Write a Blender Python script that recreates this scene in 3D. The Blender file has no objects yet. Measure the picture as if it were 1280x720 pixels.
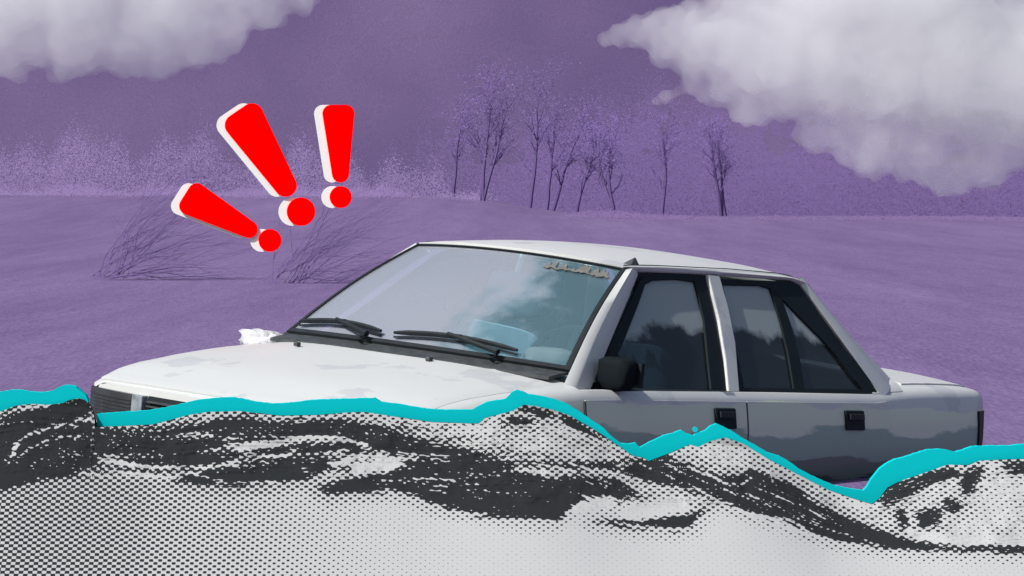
import bpy, bmesh, math, random
import numpy as np
from mathutils import Vector, Matrix, noise
random.seed(7); RNG = np.random.default_rng(7)
sc = bpy.context.scene
COL = sc.collection
R = math.radians

# ------------------------------------------------------------------ camera
F_PX, HOR, CAM_H = 5000.0, 270.0, 1.05          # focal length in px of a 1280 px wide frame, horizon row, eye height
PITCH = math.atan((360 - HOR) / F_PX)
cam_d = bpy.data.cameras.new('camera'); cam = bpy.data.objects.new('camera', cam_d); COL.objects.link(cam)
cam_d.sensor_width = 36; cam_d.lens = 36 * F_PX / 1280
cam_d.clip_start = .5; cam_d.clip_end = 9000
cam.location = (0, 0, CAM_H); cam.rotation_euler = (math.pi / 2 - PITCH, 0, 0)
sc.camera = cam
CP, SP = math.cos(PITCH), math.sin(PITCH)
def cam2world(c):                                # c: right, down, forward
    return Vector((c[0], c[2] * CP + c[1] * -SP, CAM_H - c[2] * SP - c[1] * CP))
def at(u, v, y):                                 # point of the world seen at pixel (u,v) of the photo at distance y
    d = cam2world(((u - 640) / F_PX, (v - 360) / F_PX, 1)) - Vector((0, 0, CAM_H))
    s = y / d.y
    return Vector((0, 0, CAM_H)) + d * s

# ------------------------------------------------------------------ light
SUN_EL, SUN_DIR = 47, Vector((-.80, -.60))       # low-left of the camera
world = bpy.data.worlds.new('World'); sc.world = world; world.use_nodes = True
wn = world.node_tree.nodes; wl = world.node_tree.links; wn.clear()
wo = wn.new('ShaderNodeOutputWorld'); wb = wn.new('ShaderNodeBackground'); ws = wn.new('ShaderNodeTexSky')
ws.sky_type = 'NISHITA'; ws.sun_disc = False; ws.sun_elevation = R(SUN_EL)
ws.sun_rotation = math.atan2(SUN_DIR.x, SUN_DIR.y); ws.air_density = 1.0; ws.dust_density = 3.0; ws.ozone_density = 1.0
wb.inputs['Strength'].default_value = .085
wl.new(ws.outputs[0], wb.inputs[0]); wl.new(wb.outputs[0], wo.inputs[0])
sun_d = bpy.data.lights.new('sun', 'SUN'); sun = bpy.data.objects.new('sun', sun_d); COL.objects.link(sun)
sun_d.energy = 4.2; sun_d.angle = R(.5); sun_d.color = (1, .975, .94)
to_sun = Vector((SUN_DIR.x * math.cos(R(SUN_EL)), SUN_DIR.y * math.cos(R(SUN_EL)), math.sin(R(SUN_EL))))
sun.rotation_euler = to_sun.to_track_quat('Z', 'Y').to_euler(); sun.location = (-10, -10, 20)
sc.view_settings.view_transform = 'Standard'; sc.view_settings.look = 'None'; sc.view_settings.gamma = 1
sc.view_settings.exposure = .55
sc.cycles.use_denoising = True
sc.cycles.volume_bounces = 3; sc.cycles.max_bounces = 10; sc.cycles.transparent_max_bounces = 16
sc.cycles.volume_step_rate = 4

# ------------------------------------------------------------------ helpers
def srgb(h):
    c = [int(h[i:i + 2], 16) / 255 for i in (0, 2, 4)]
    return tuple((x / 12.92 if x <= .04045 else ((x + .055) / 1.055) ** 2.4) for x in c) + (1,)
def tag(o, label=None, cat=None, group=None, kind=None):
    if label: o['label'] = label
    if cat: o['category'] = cat
    if group: o['group'] = group
    if kind: o['kind'] = kind
    return o
def empty(name, loc=(0, 0, 0)):
    o = bpy.data.objects.new(name, None); COL.objects.link(o); o.location = loc; o.empty_display_size = .1; return o
def mesh_obj(name, verts, faces, m, parent=None, smooth=False, recalc=True, auto=None):
    me = bpy.data.meshes.new(name); me.from_pydata([tuple(v) for v in verts], [], faces); me.update()
    if recalc:
        bm = bmesh.new(); bm.from_mesh(me); bmesh.ops.remove_doubles(bm, verts=bm.verts, dist=1e-5)
        bmesh.ops.recalc_face_normals(bm, faces=bm.faces); bm.to_mesh(me); bm.free()
    o = bpy.data.objects.new(name, me); COL.objects.link(o); me.materials.append(m)
    if smooth:
        me.shade_smooth()
        if auto is not None: me.set_sharp_from_angle(angle=R(auto))
    if parent is not None: o.parent = parent
    return o
class MB:
    def __init__(s): s.v = []; s.f = []
    def add(s, vs, fs):
        n = len(s.v); s.v += [tuple(v) for v in vs]; s.f += [tuple(i + n for i in f) for f in fs]
    def grid(s, P):                               # P[i][j] points
        n, m = len(P), len(P[0]); s.add([p for r in P for p in r], [(i * m + j, i * m + j + 1, (i + 1) * m + j + 1, (i + 1) * m + j) for i in range(n - 1) for j in range(m - 1)])
    def slab(s, P, off):                          # grid with thickness: off(point)->point
        n, m = len(P), len(P[0]); a = [p for r in P for p in r]; b = [off(p) for p in a]; N = n * m
        f = []
        for i in range(n - 1):
            for j in range(m - 1):
                q = (i * m + j, i * m + j + 1, (i + 1) * m + j + 1, (i + 1) * m + j); f.append(q); f.append(tuple(k + N for k in reversed(q)))
        rim = [j for j in range(m)] + [i * m + m - 1 for i in range(1, n)] + [(n - 1) * m + j for j in range(m - 2, -1, -1)] + [i * m for i in range(n - 2, 0, -1)]
        for k in range(len(rim)):
            x, y = rim[k], rim[(k + 1) % len(rim)]; f.append((x, x + N, y + N, y))
        s.add(a + b, f)
    def tube(s, pts, rad, n=6):
        pts = [Vector(p) for p in pts]; rings = []
        for i, p in enumerate(pts):
            d = (pts[min(i + 1, len(pts) - 1)] - pts[max(i - 1, 0)]).normalized()
            a = d.orthogonal().normalized(); b = d.cross(a); r = rad[i] if isinstance(rad, (list, tuple)) else rad
            rings.append([p + (a * math.cos(2 * math.pi * k / n) + b * math.sin(2 * math.pi * k / n)) * r for k in range(n)])
        k0 = len(s.v); vs = [q for r in rings for q in r]; fs = []
        for i in range(len(pts) - 1):
            for k in range(n): fs.append((i * n + k, i * n + (k + 1) % n, (i + 1) * n + (k + 1) % n, (i + 1) * n + k))
        fs.append(tuple(range(n - 1, -1, -1))); fs.append(tuple((len(pts) - 1) * n + k for k in range(n)))
        s.add(vs, fs)
    def box(s, c, h, rot=None):
        vs = [Vector((x * h[0], y * h[1], z * h[2])) for x in (-1, 1) for y in (-1, 1) for z in (-1, 1)]
        if rot: vs = [rot @ v for v in vs]
        s.add([v + Vector(c) for v in vs], [(0, 1, 3, 2), (4, 6, 7, 5), (0, 4, 5, 1), (2, 3, 7, 6), (0, 2, 6, 4), (1, 5, 7, 3)])
    def build(s, name, m, parent=None, **k): return mesh_obj(name, s.v, s.f, m, parent, **k)
def bevel(o, w=.01, seg=2, angle=40):
    b = o.modifiers.new('bevel', 'BEVEL'); b.width = w; b.segments = seg; b.limit_method = 'ANGLE'; b.angle_limit = R(angle)
    return o

# ------------------------------------------------------------------ materials
def mat(name, col=(.5, .5, .5, 1), rough=.6, metal=0, spec=.5, coat=0, var=0, vscale=8, bump=0, bscale=30):
    m = bpy.data.materials.new(name); m.use_nodes = True; nt = m.node_tree; b = nt.nodes['Principled BSDF']
    b.inputs['Base Color'].default_value = col if len(col) == 4 else (*col, 1)
    b.inputs['Roughness'].default_value = rough; b.inputs['Metallic'].default_value = metal
    b.inputs['Specular IOR Level'].default_value = spec; b.inputs['Coat Weight'].default_value = coat; b.inputs['Coat Roughness'].default_value = .12
    tc = nt.nodes.new('ShaderNodeTexCoord')
    if var:
        n = nt.nodes.new('ShaderNodeTexNoise'); n.inputs['Scale'].default_value = vscale; n.inputs['Detail'].default_value = 6; n.inputs['Roughness'].default_value = .65
        r = nt.nodes.new('ShaderNodeMapRange'); r.inputs[1].default_value = .3; r.inputs[2].default_value = .7; r.inputs[3].default_value = 1 - var; r.inputs[4].default_value = 1 + var
        h = nt.nodes.new('ShaderNodeVectorMath'); h.operation = 'SCALE'; h.inputs[0].default_value = b.inputs['Base Color'].default_value[:3]
        nt.links.new(tc.outputs['Object'], n.inputs['Vector']); nt.links.new(n.outputs[0], r.inputs[0]); nt.links.new(r.outputs[0], h.inputs['Scale'])
        nt.links.new(h.outputs[0], b.inputs['Base Color'])
    if bump:
        n2 = nt.nodes.new('ShaderNodeTexNoise'); n2.inputs['Scale'].default_value = bscale; n2.inputs['Detail'].default_value = 5
        bp = nt.nodes.new('ShaderNodeBump'); bp.inputs['Strength'].default_value = bump; bp.inputs['Distance'].default_value = .02
        nt.links.new(tc.outputs['Object'], n2.inputs['Vector']); nt.links.new(n2.outputs[0], bp.inputs['Height']); nt.links.new(bp.outputs[0], b.inputs['Normal'])
    return m
def L(nt, a, b): nt.links.new(a, b)

M = {}
M['black'] = mat('black_rubber', (.008, .012, .015), .65, spec=.25, var=.3, vscale=20)
M['trim'] = mat('black_trim', (.006, .011, .014), .7, spec=.15, var=.2)
M['cowl'] = mat('cowl_plastic', (.03, .035, .038), .6, var=.5, vscale=25)
M['seat'] = mat('seat_cloth', (.20, .33, .38), .9, var=.15)
M['headrest'] = mat('headrest_cloth', (.80, .83, .9), .9)
M['inner'] = mat('interior_plastic', (.16, .26, .30), .8, var=.2)
M['tyre'] = mat('tyre_rubber', (.02, .02, .02), .9, var=.2)
M['rim'] = mat('steel_rim', (.3, .3, .3), .4, metal=.7)
M['lamp_dark'] = mat('smoked_lamp', (.018, .022, .024), .4, coat=.2, var=.6, vscale=12)
M['lamp_clear'] = mat('clear_lamp', (.16, .19, .21), .2, coat=.6, var=.4, vscale=30)
M['tail'] = mat('tail_lamp', (.010, .014, .017), .6, spec=.2)
M['red'] = mat('red_enamel', (1, 0, 0), .9, spec=0)
M['offwhite'] = mat('offwhite_board', (.66, .69, .655), .9, spec=0)
M['cyan'] = mat('cyan_paint', (.003, .375, .41), .9, spec=0)

# car paint: silver-white, with dust in blotches and flank shade painted in as ragged bands, darker downwards
def paint():
    m = bpy.data.materials.new('car_paint'); m.use_nodes = True; nt = m.node_tree; b = nt.nodes['Principled BSDF']
    b.inputs['Roughness'].default_value = .42; b.inputs['Metallic'].default_value = .0; b.inputs['Specular IOR Level'].default_value = .4; b.inputs['Coat Weight'].default_value = .12; b.inputs['Coat Roughness'].default_value = .15
    tc = nt.nodes.new('ShaderNodeTexCoord'); sx = nt.nodes.new('ShaderNodeSeparateXYZ'); L(nt, tc.outputs['Object'], sx.inputs[0])
    n = nt.nodes.new('ShaderNodeTexNoise'); n.inputs['Scale'].default_value = 3.2; n.inputs['Detail'].default_value = 7; n.inputs['Roughness'].default_value = .6
    L(nt, tc.outputs['Object'], n.inputs['Vector'])
    r = nt.nodes.new('ShaderNodeValToRGB'); r.color_ramp.interpolation = 'LINEAR'
    r.color_ramp.elements[0].position = .40; r.color_ramp.elements[0].color = (.375, .39, .395, 1)
    r.color_ramp.elements[1].position = .415; r.color_ramp.elements[1].color = (.435, .45, .44, 1)
    L(nt, n.outputs[0], r.inputs[0])
    # painted flank shade: z + noise below each line
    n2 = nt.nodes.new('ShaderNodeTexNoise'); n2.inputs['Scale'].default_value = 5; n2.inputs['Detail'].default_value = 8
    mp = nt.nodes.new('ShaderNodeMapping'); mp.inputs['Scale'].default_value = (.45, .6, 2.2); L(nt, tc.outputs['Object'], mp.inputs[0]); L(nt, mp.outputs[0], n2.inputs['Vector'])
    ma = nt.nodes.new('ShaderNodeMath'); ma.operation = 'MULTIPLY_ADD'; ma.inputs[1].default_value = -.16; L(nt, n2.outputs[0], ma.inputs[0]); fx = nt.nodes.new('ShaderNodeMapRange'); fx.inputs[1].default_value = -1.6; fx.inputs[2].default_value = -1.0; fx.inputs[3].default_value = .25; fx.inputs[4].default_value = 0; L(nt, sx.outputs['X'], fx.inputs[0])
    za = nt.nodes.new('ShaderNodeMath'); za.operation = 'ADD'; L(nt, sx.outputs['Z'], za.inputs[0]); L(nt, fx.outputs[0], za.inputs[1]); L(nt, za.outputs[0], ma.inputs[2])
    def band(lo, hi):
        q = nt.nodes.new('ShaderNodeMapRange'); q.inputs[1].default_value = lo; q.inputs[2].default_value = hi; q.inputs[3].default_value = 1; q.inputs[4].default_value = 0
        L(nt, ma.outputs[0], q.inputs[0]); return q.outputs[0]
    m0 = nt.nodes.new('ShaderNodeMixRGB'); m0.inputs[2].default_value = (.50, .56, .43, 1); L(nt, band(.745, .755), m0.inputs[0]); L(nt, r.outputs[0], m0.inputs[1]); r = m0  # greenish top step offsets the purple bounce light by colour
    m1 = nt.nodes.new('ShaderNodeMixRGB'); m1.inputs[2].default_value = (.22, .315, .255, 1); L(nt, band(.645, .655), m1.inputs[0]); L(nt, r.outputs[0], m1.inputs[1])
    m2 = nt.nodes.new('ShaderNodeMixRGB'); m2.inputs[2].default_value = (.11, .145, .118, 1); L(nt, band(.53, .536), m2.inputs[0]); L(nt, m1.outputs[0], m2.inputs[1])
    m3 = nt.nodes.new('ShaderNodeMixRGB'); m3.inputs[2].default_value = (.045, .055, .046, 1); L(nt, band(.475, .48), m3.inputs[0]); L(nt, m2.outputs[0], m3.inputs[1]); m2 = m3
    L(nt, m2.outputs[0], b.inputs['Base Color'])
    nb = nt.nodes.new('ShaderNodeTexNoise'); nb.inputs['Scale'].default_value = 2.2; nb.inputs['Detail'].default_value = 3; L(nt, tc.outputs['Object'], nb.inputs['Vector'])
    bp = nt.nodes.new('ShaderNodeBump'); bp.inputs['Strength'].default_value = .25; bp.inputs['Distance'].default_value = .03; L(nt, nb.outputs[0], bp.inputs['Height']); L(nt, bp.outputs[0], b.inputs['Normal'])
    return m
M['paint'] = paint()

def glass(name, sheen_col, f0, f1, tint, xr, sheen=False):
    """transparent pane with reflection painted in as a pale diffuse coat, thinning along one axis in blotches"""
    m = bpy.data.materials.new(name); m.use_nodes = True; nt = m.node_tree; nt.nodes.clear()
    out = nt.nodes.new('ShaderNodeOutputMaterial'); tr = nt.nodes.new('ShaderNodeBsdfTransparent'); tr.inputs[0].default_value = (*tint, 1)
    df = nt.nodes.new('ShaderNodeBsdfDiffuse'); df.inputs[0].default_value = (*sheen_col, 1)
    if sheen and sheen[0] == 'Y':
        cm = nt.nodes.new('ShaderNodeMixRGB'); cm.inputs[1].default_value = (.17, .28, .33, 1); cm.inputs[2].default_value = (*sheen_col, 1); L(nt, cm.outputs[0], df.inputs[0])  # teal end of the coat brightens the dim cabin by colour
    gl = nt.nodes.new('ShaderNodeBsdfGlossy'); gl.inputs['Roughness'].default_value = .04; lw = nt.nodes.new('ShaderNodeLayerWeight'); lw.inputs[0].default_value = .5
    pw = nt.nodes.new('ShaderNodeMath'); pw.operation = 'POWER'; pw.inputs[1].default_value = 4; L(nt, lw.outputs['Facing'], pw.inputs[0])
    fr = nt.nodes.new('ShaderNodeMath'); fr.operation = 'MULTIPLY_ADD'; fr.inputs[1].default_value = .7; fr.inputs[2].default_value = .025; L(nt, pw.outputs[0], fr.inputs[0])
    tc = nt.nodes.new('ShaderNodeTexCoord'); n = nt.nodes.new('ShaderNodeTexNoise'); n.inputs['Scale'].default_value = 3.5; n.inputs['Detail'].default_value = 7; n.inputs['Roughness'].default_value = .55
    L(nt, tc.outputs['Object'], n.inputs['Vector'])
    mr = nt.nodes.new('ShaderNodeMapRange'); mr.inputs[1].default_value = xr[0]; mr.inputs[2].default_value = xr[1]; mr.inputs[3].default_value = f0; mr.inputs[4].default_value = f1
    if sheen:
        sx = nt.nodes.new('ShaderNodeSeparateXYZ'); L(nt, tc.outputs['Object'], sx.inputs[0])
        ma = nt.nodes.new('ShaderNodeMath'); ma.operation = 'MULTIPLY_ADD'; ma.inputs[1].default_value = sheen[1]
        L(nt, n.outputs[0], ma.inputs[0]); L(nt, sx.outputs[sheen[0]], ma.inputs[2]); L(nt, ma.outputs[0], mr.inputs[0])
        if sheen[0] == 'Y':
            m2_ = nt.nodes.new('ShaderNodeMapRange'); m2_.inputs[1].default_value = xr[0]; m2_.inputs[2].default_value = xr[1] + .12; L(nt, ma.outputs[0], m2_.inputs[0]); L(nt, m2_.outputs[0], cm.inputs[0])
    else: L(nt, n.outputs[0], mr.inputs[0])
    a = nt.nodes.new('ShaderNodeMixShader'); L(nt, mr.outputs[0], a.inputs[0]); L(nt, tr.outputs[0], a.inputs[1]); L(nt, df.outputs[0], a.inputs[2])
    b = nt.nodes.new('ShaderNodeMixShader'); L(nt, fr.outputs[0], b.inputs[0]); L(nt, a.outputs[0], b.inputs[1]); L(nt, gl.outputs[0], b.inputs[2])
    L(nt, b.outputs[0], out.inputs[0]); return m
M['ws_glass'] = glass('windscreen_painted_sheen', (.36, .375, .43), .18, .38, (.86, .95, .98), (.26, .42), ('Y', 1.3))  # pale coat towards the far side paints in the bright sky's reflection
M['side_glass'] = glass('side_glass_painted_sheen', (.46, .53, .52), .03, .52, (.16, .19, .21), (1.27, 1.31), ('Z', .42))  # paler upper glass is the horizon reflection, painted as a diffuse coat

def purple(name, dark, mid, light, scales, grain, stretch=(1, 1, 1), bump=0, rough=1.0):
    """the place is all one purple: blotches of three purples plus fine grain"""
    m = bpy.data.materials.new(name); m.use_nodes = True; nt = m.node_tree; b = nt.nodes['Principled BSDF']
    b.inputs['Roughness'].default_value = rough; b.inputs['Specular IOR Level'].default_value = 0
    tc = nt.nodes.new('ShaderNodeTexCoord'); mp = nt.nodes.new('ShaderNodeMapping'); mp.inputs['Scale'].default_value = stretch; L(nt, tc.outputs['Object'], mp.inputs[0])
    acc = None
    for s, w in scales:
        n = nt.nodes.new('ShaderNodeTexNoise'); n.inputs['Scale'].default_value = s; n.inputs['Detail'].default_value = 5; n.inputs['Roughness'].default_value = .6; L(nt, mp.outputs[0], n.inputs['Vector'])
        k = nt.nodes.new('ShaderNodeMath'); k.operation = 'MULTIPLY'; k.inputs[1].default_value = w; L(nt, n.outputs[0], k.inputs[0])
        if acc is None: acc = k.outputs[0]
        else:
            a = nt.nodes.new('ShaderNodeMath'); a.operation = 'ADD'; L(nt, acc, a.inputs[0]); L(nt, k.outputs[0], a.inputs[1]); acc = a.outputs[0]
    r = nt.nodes.new('ShaderNodeValToRGB'); e = r.color_ramp.elements
    e[0].position = .40; e[0].color = dark; e[1].position = .60; e[1].color = light; q = e.new(.5); q.color = mid
    L(nt, acc, r.inputs[0])
    g = nt.nodes.new('ShaderNodeTexWhiteNoise'); g.noise_dimensions = '3D'
    sn = nt.nodes.new('ShaderNodeVectorMath'); sn.operation = 'SNAP'; sn.inputs[1].default_value = (grain[0],) * 3; L(nt, tc.outputs['Object'], sn.inputs[0]); L(nt, sn.outputs[0], g.inputs['Vector'])
    gm = nt.nodes.new('ShaderNodeMapRange'); gm.inputs[3].default_value = 1 - grain[1]; gm.inputs[4].default_value = 1 + grain[1]; L(nt, g.outputs['Value'], gm.inputs[0])
    h = nt.nodes.new('ShaderNodeVectorMath'); h.operation = 'SCALE'; L(nt, r.outputs[0], h.inputs[0]); L(nt, gm.outputs[0], h.inputs['Scale'])
    L(nt, h.outputs[0], b.inputs['Base Color'])
    if bump:
        bp = nt.nodes.new('ShaderNodeBump'); bp.inputs['Strength'].default_value = bump; bp.inputs['Distance'].default_value = .05; L(nt, acc, bp.inputs['Height']); L(nt, bp.outputs[0], b.inputs['Normal'])
    return m
def sc3(c, k): return (c[0] * k, c[1] * k, c[2] * k, 1)
DK, MD, LT = srgb('6C5B86'), srgb('806D97'), srgb('8C7AA4')
KG = .60
M['ground'] = purple('purple_floodplain', sc3(DK, KG), sc3(MD, KG * .94), sc3(LT, KG * .96), [(.45, .22), (2.2, .14), (12.0, .14), (60., .50)], (.03, .07), (1, .055, 1), .05)
M['leaf_dark'] = purple('dusky_purple_foliage', sc3(DK, .60), sc3(DK, .66), sc3(MD, .62), [(.3, 1)], (.2, .05))
M['leaf_light'] = purple('pale_purple_foliage', sc3(MD, .78), sc3(LT, .74), sc3(LT, .84), [(.2, 1)], (.2, .05))
M['twig'] = purple('purple_bark', sc3(DK, .98), sc3(DK, 1.04), sc3(DK, 1.1), [(3, 1)], (.2, .05))

def sky_mat():
    m = bpy.data.materials.new('purple_sky'); m.use_nodes = True; nt = m.node_tree; nt.nodes.clear()
    out = nt.nodes.new('ShaderNodeOutputMaterial'); em = nt.nodes.new('ShaderNodeEmission'); L(nt, em.outputs[0], out.inputs[0])
    tc = nt.nodes.new('ShaderNodeTexCoord')
    n = nt.nodes.new('ShaderNodeTexNoise'); n.inputs['Scale'].default_value = .006; n.inputs['Detail'].default_value = 4; L(nt, tc.outputs['Object'], n.inputs['Vector'])
    r = nt.nodes.new('ShaderNodeValToRGB'); e = r.color_ramp.elements; e[0].position = .35; e[0].color = sc3(DK, .98); e[1].position = .75; e[1].color = sc3(MD, .98); L(nt, n.outputs[0], r.inputs[0])
    n2 = nt.nodes.new('ShaderNodeTexNoise'); n2.inputs['Scale'].default_value = .8; n2.inputs['Detail'].default_value = 2; L(nt, tc.outputs['Object'], n2.inputs['Vector'])
    gm = nt.nodes.new('ShaderNodeMapRange'); gm.inputs[1].default_value = .3; gm.inputs[2].default_value = .7; gm.inputs[3].default_value = .90; gm.inputs[4].default_value = 1.12; L(nt, n2.outputs[0], gm.inputs[0])
    h = nt.nodes.new('ShaderNodeVectorMath'); h.operation = 'SCALE'; L(nt, r.outputs[0], h.inputs[0]); L(nt, gm.outputs[0], h.inputs['Scale'])
    L(nt, h.outputs[0], em.inputs[0]); em.inputs[1].default_value = 1 / (2 ** sc.view_settings.exposure)
    return m

# ------------------------------------------------------------------ setting: sky, ground
mb = MB(); P = []
for i in range(25):
    el = R(-2 + 22 * i / 24); P.append([(3200 * math.cos(el) * math.sin(R(a)), 3200 * math.cos(el) * math.cos(R(a)), 3200 * math.sin(el)) for a in np.linspace(-35, 35, 41)])
mb.grid(P); tag(mb.build('sky', sky_mat(), smooth=True), kind='structure')

def ss(x, a, b): t = min(1, max(0, (x - a) / (b - a))); return t * t * (3 - 2 * t)
def ground_z(x, y):
    u = 640 + F_PX * x / y
    z = .98 * ss(y, 45, 170)
    z += 1.0 * ss(y, 110, 190) * ss(-u, -800, -520)                # the bank on the left stands a little higher
    z += (noise.noise(Vector((x * .05, y * .02, 0))) * .25) * ss(y, 45, 120) * (1 - ss(y, 300, 900))
    z += noise.noise(Vector((x * .5, y * .9, 3))) * .02 * (1 - ss(y, 40, 80)) * ss(y, 18, 24)
    return z
ys = np.exp(np.linspace(math.log(12.5), math.log(3300), 260)); cols = np.linspace(-1, 1, 221)
mb = MB(); mb.grid([[(s * y * 1.2, y, ground_z(s * y * 1.2, y)) for s in np.sign(cols) * np.abs(cols) ** 1.6] for y in ys])
tag(mb.build('ground', M['ground'], smooth=True), kind='structure')

# ------------------------------------------------------------------ the wave in front (halftone print of black and light grey)
CT = [(-5200, 540), (-4600, 500), (-4100, 580), (-3500, 520), (-3000, 560), (-2400, 500), (-1900, 570), (-1300, 510), (-900, 520), (-300, 505), (-100, 520), (0, 515), (20, 507), (40, 505), (60, 506), (78, 504), (86, 500), (98, 498), (106, 500), (113, 508), (118, 520), (120, 534), (150, 533), (190, 531), (210, 526), (235, 519), (260, 515), (300, 514), (350, 520), (400, 519), (430, 516), (455, 515), (500, 522), (540, 528), (598, 530), (606, 523), (625, 518), (640, 514), (655, 506), (671, 508), (690, 512), (711, 519), (740, 535), (765, 552), (790, 570), (805, 573), (810, 577), (840, 566), (862, 556), (873, 559), (890, 551), (907, 547), (930, 555), (960, 574), (985, 587), (1010, 600), (1035, 613), (1060, 622), (1088, 631), (1098, 624), (1110, 610), (1130, 600), (1160, 590), (1185, 581), (1210, 582), (1225, 576), (1280, 574), (1500, 560), (1800, 600), (2200, 570), (2700, 520), (3300, 590), (3900, 510), (4500, 560), (5200, 500), (5900, 570), (6500, 520)]
cu, cv = np.array(CT, float).T
def crest(u): return float(np.interp(u, cu, cv))
YC = 12.5                                       # distance of the crest
def zpx(v, y=YC): return CAM_H - y * (v - HOR) / F_PX
def xpx(u, y=YC): return (u - 640) / F_PX * y
# tone of the print: polygons of solid black, strokes of light
DARK = [
 [(-60, 520), (0, 516), (60, 508), (100, 499), (113, 508), (118, 530), (130, 548), (135, 572), (112, 585), (95, 592), (60, 600), (30, 606), (0, 616), (-60, 620)],
 [(112, 540), (200, 537), (260, 527), (300, 523), (350, 529), (430, 525), (470, 531), (520, 548), (580, 562), (640, 574), (640, 580), (560, 574), (490, 571), (455, 553), (400, 544), (350, 549), (300, 548), (250, 542), (180, 545), (115, 544)],
 [(115, 547), (240, 547), (300, 553), (310, 557), (255, 566), (300, 566), (350, 560), (400, 552), (440, 553), (470, 568), (420, 566), (360, 574), (300, 582), (240, 585), (190, 581), (150, 572), (128, 562)],
 [(225, 600), (260, 590), (310, 585), (360, 578), (395, 572), (425, 573), (400, 588), (390, 598), (340, 604), (290, 608), (250, 604)],
 [(405, 612), (440, 600), (470, 594), (500, 588), (540, 580), (600, 582), (640, 586), (640, 640), (600, 640), (560, 634), (530, 622), (490, 612), (450, 616), (415, 618)],
 [(470, 575), (560, 575), (640, 580), (640, 592), (560, 588), (520, 580)],
 [(560, 634), (640, 640), (700, 644), (690, 652), (640, 648), (590, 642)],
 [(640, 576), (700, 583), (765, 585), (785, 576), (800, 577), (830, 592), (870, 608), (900, 622), (940, 640), (1000, 662), (1040, 676), (1100, 684), (1180, 689), (1290, 691), (1290, 681), (1190, 684), (1130, 676), (1060, 652), (1015, 630), (985, 612), (955, 593), (935, 588), (915, 604), (880, 598), (855, 585), (840, 571), (820, 571), (790, 575), (740, 580), (690, 578)],
 [(640, 590), (690, 600), (730, 594), (770, 600), (800, 622), (770, 628), (745, 622), (720, 628), (700, 645), (640, 646)],
 [(790, 652), (830, 648), (855, 645), (880, 636), (860, 658), (840, 663), (800, 660), (740, 653)],
 [(800, 577), (835, 571), (880, 590), (930, 600), (985, 640), (960, 650), (900, 628), (840, 605), (800, 600), (770, 590)],
 [(905, 600), (935, 590), (985, 606), (1050, 648), (1110, 678), (1020, 668), (950, 640)],
 [(1098, 628), (1112, 606), (1150, 594), (1190, 586), (1200, 592), (1160, 604), (1138, 618), (1120, 628), (1104, 634)],
 [(1112, 640), (1126, 636), (1128, 656), (1120, 660)], [(1140, 640), (1170, 636), (1165, 655), (1145, 660)], [(1250, 580), (1290, 578), (1290, 592), (1262, 592)],
 [(1205, 588), (1228, 584), (1215, 610), (1200, 618), (1195, 606)], [(1176, 622), (1200, 628), (1185, 640), (1170, 634)],
 [(652, 509), (672, 508), (692, 521), (676, 522), (660, 515)], [(700, 521), (716, 524), (765, 553), (740, 545), (708, 532)],
 [(640, 522), (665, 526), (660, 532), (640, 530)],
]
LIGHT = [  # strokes: points, half width, strength
 ([(18, 578), (22, 560), (32, 548), (55, 538), (85, 530), (100, 534)], 2.5, 1.0), ([(25, 580), (40, 562), (60, 552), (90, 545), (110, 545)], 1.8, .9), ([(24, 572), (26, 556)], 4, 1.), ([(30, 576), (55, 560), (75, 553)], 1.2, .8),
 ([(96, 525), (112, 524)], 4, 1.1), ([(0, 518), (30, 512), (60, 508)], 3, .6), ([(100, 545), (96, 555), (100, 570)], 1.3, .8), ([(118, 525), (120, 560), (128, 575)], 2, .5),
 ([(130, 575), (200, 584), (260, 584), (300, 578), (340, 570), (400, 566), (440, 562)], 2.2, .9), ([(290, 576), (320, 568), (350, 571), (372, 562)], 2.5, .9),
 ([(250, 565), (300, 556), (350, 552), (385, 546), (430, 548), (460, 556)], 2.5, .75), ([(300, 561), (330, 558), (352, 554)], 3.5, .9), ([(380, 562), (400, 552), (440, 552)], 1.4, .8),
 ([(448, 586), (470, 582), (500, 579)], 6, 1.1), ([(420, 580), (450, 570), (520, 572)], 4, .55), ([(240, 590), (280, 602), (350, 603)], 1.6, .9), ([(160, 592), (230, 598)], 1.5, .6),
 ([(720, 634), (745, 628), (762, 626)], 7, 1.1), ([(780, 642), (830, 636), (848, 632)], 8, .9), ([(800, 580), (860, 606), (905, 632), (960, 655), (1020, 674)], 1.6, .8),
 ([(860, 584), (905, 604), (925, 606), (940, 596)], 2, .9), ([(880, 592), (940, 622), (1010, 655), (1090, 682)], 1.3, .85), ([(925, 602), (985, 628), (1050, 660)], 1.2, .85), ([(820, 575), (900, 612), (960, 634)], 1.2, .8),
 ([(940, 645), (985, 650), (1000, 662)], 2.5, .8), ([(1090, 600), (1130, 665), (1200, 672), (1280, 670)], 1.5, .5), ([(1135, 672), (1180, 676), (1280, 678)], 4, .7), ([(480, 602), (540, 598), (600, 606)], 1.5, .8), ([(540, 616), (600, 612), (640, 618)], 1.3, .7), ([(500, 606), (560, 590), (630, 596)], 1.3, .7)]
def poly_sd(U, V, poly):                        # signed distance, inside positive
    p = np.array(poly, float); d = np.full(U.shape, 1e9); ins = np.zeros(U.shape, bool)
    for i in range(len(p)):
        a, b = p[i], p[(i + 1) % len(p)]; e = b - a; w = np.stack([U - a[0], V - a[1]], -1)
        t = np.clip((w @ e) / (e @ e + 1e-9), 0, 1); q = w - t[..., None] * e; d = np.minimum(d, np.hypot(q[..., 0], q[..., 1]))
        c = ((a[1] > V) != (b[1] > V)) & (U < (b[0] - a[0]) * (V - a[1]) / (b[1] - a[1] + 1e-12) + a[0]); ins ^= c
    return np.where(ins, d, -d)
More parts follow.
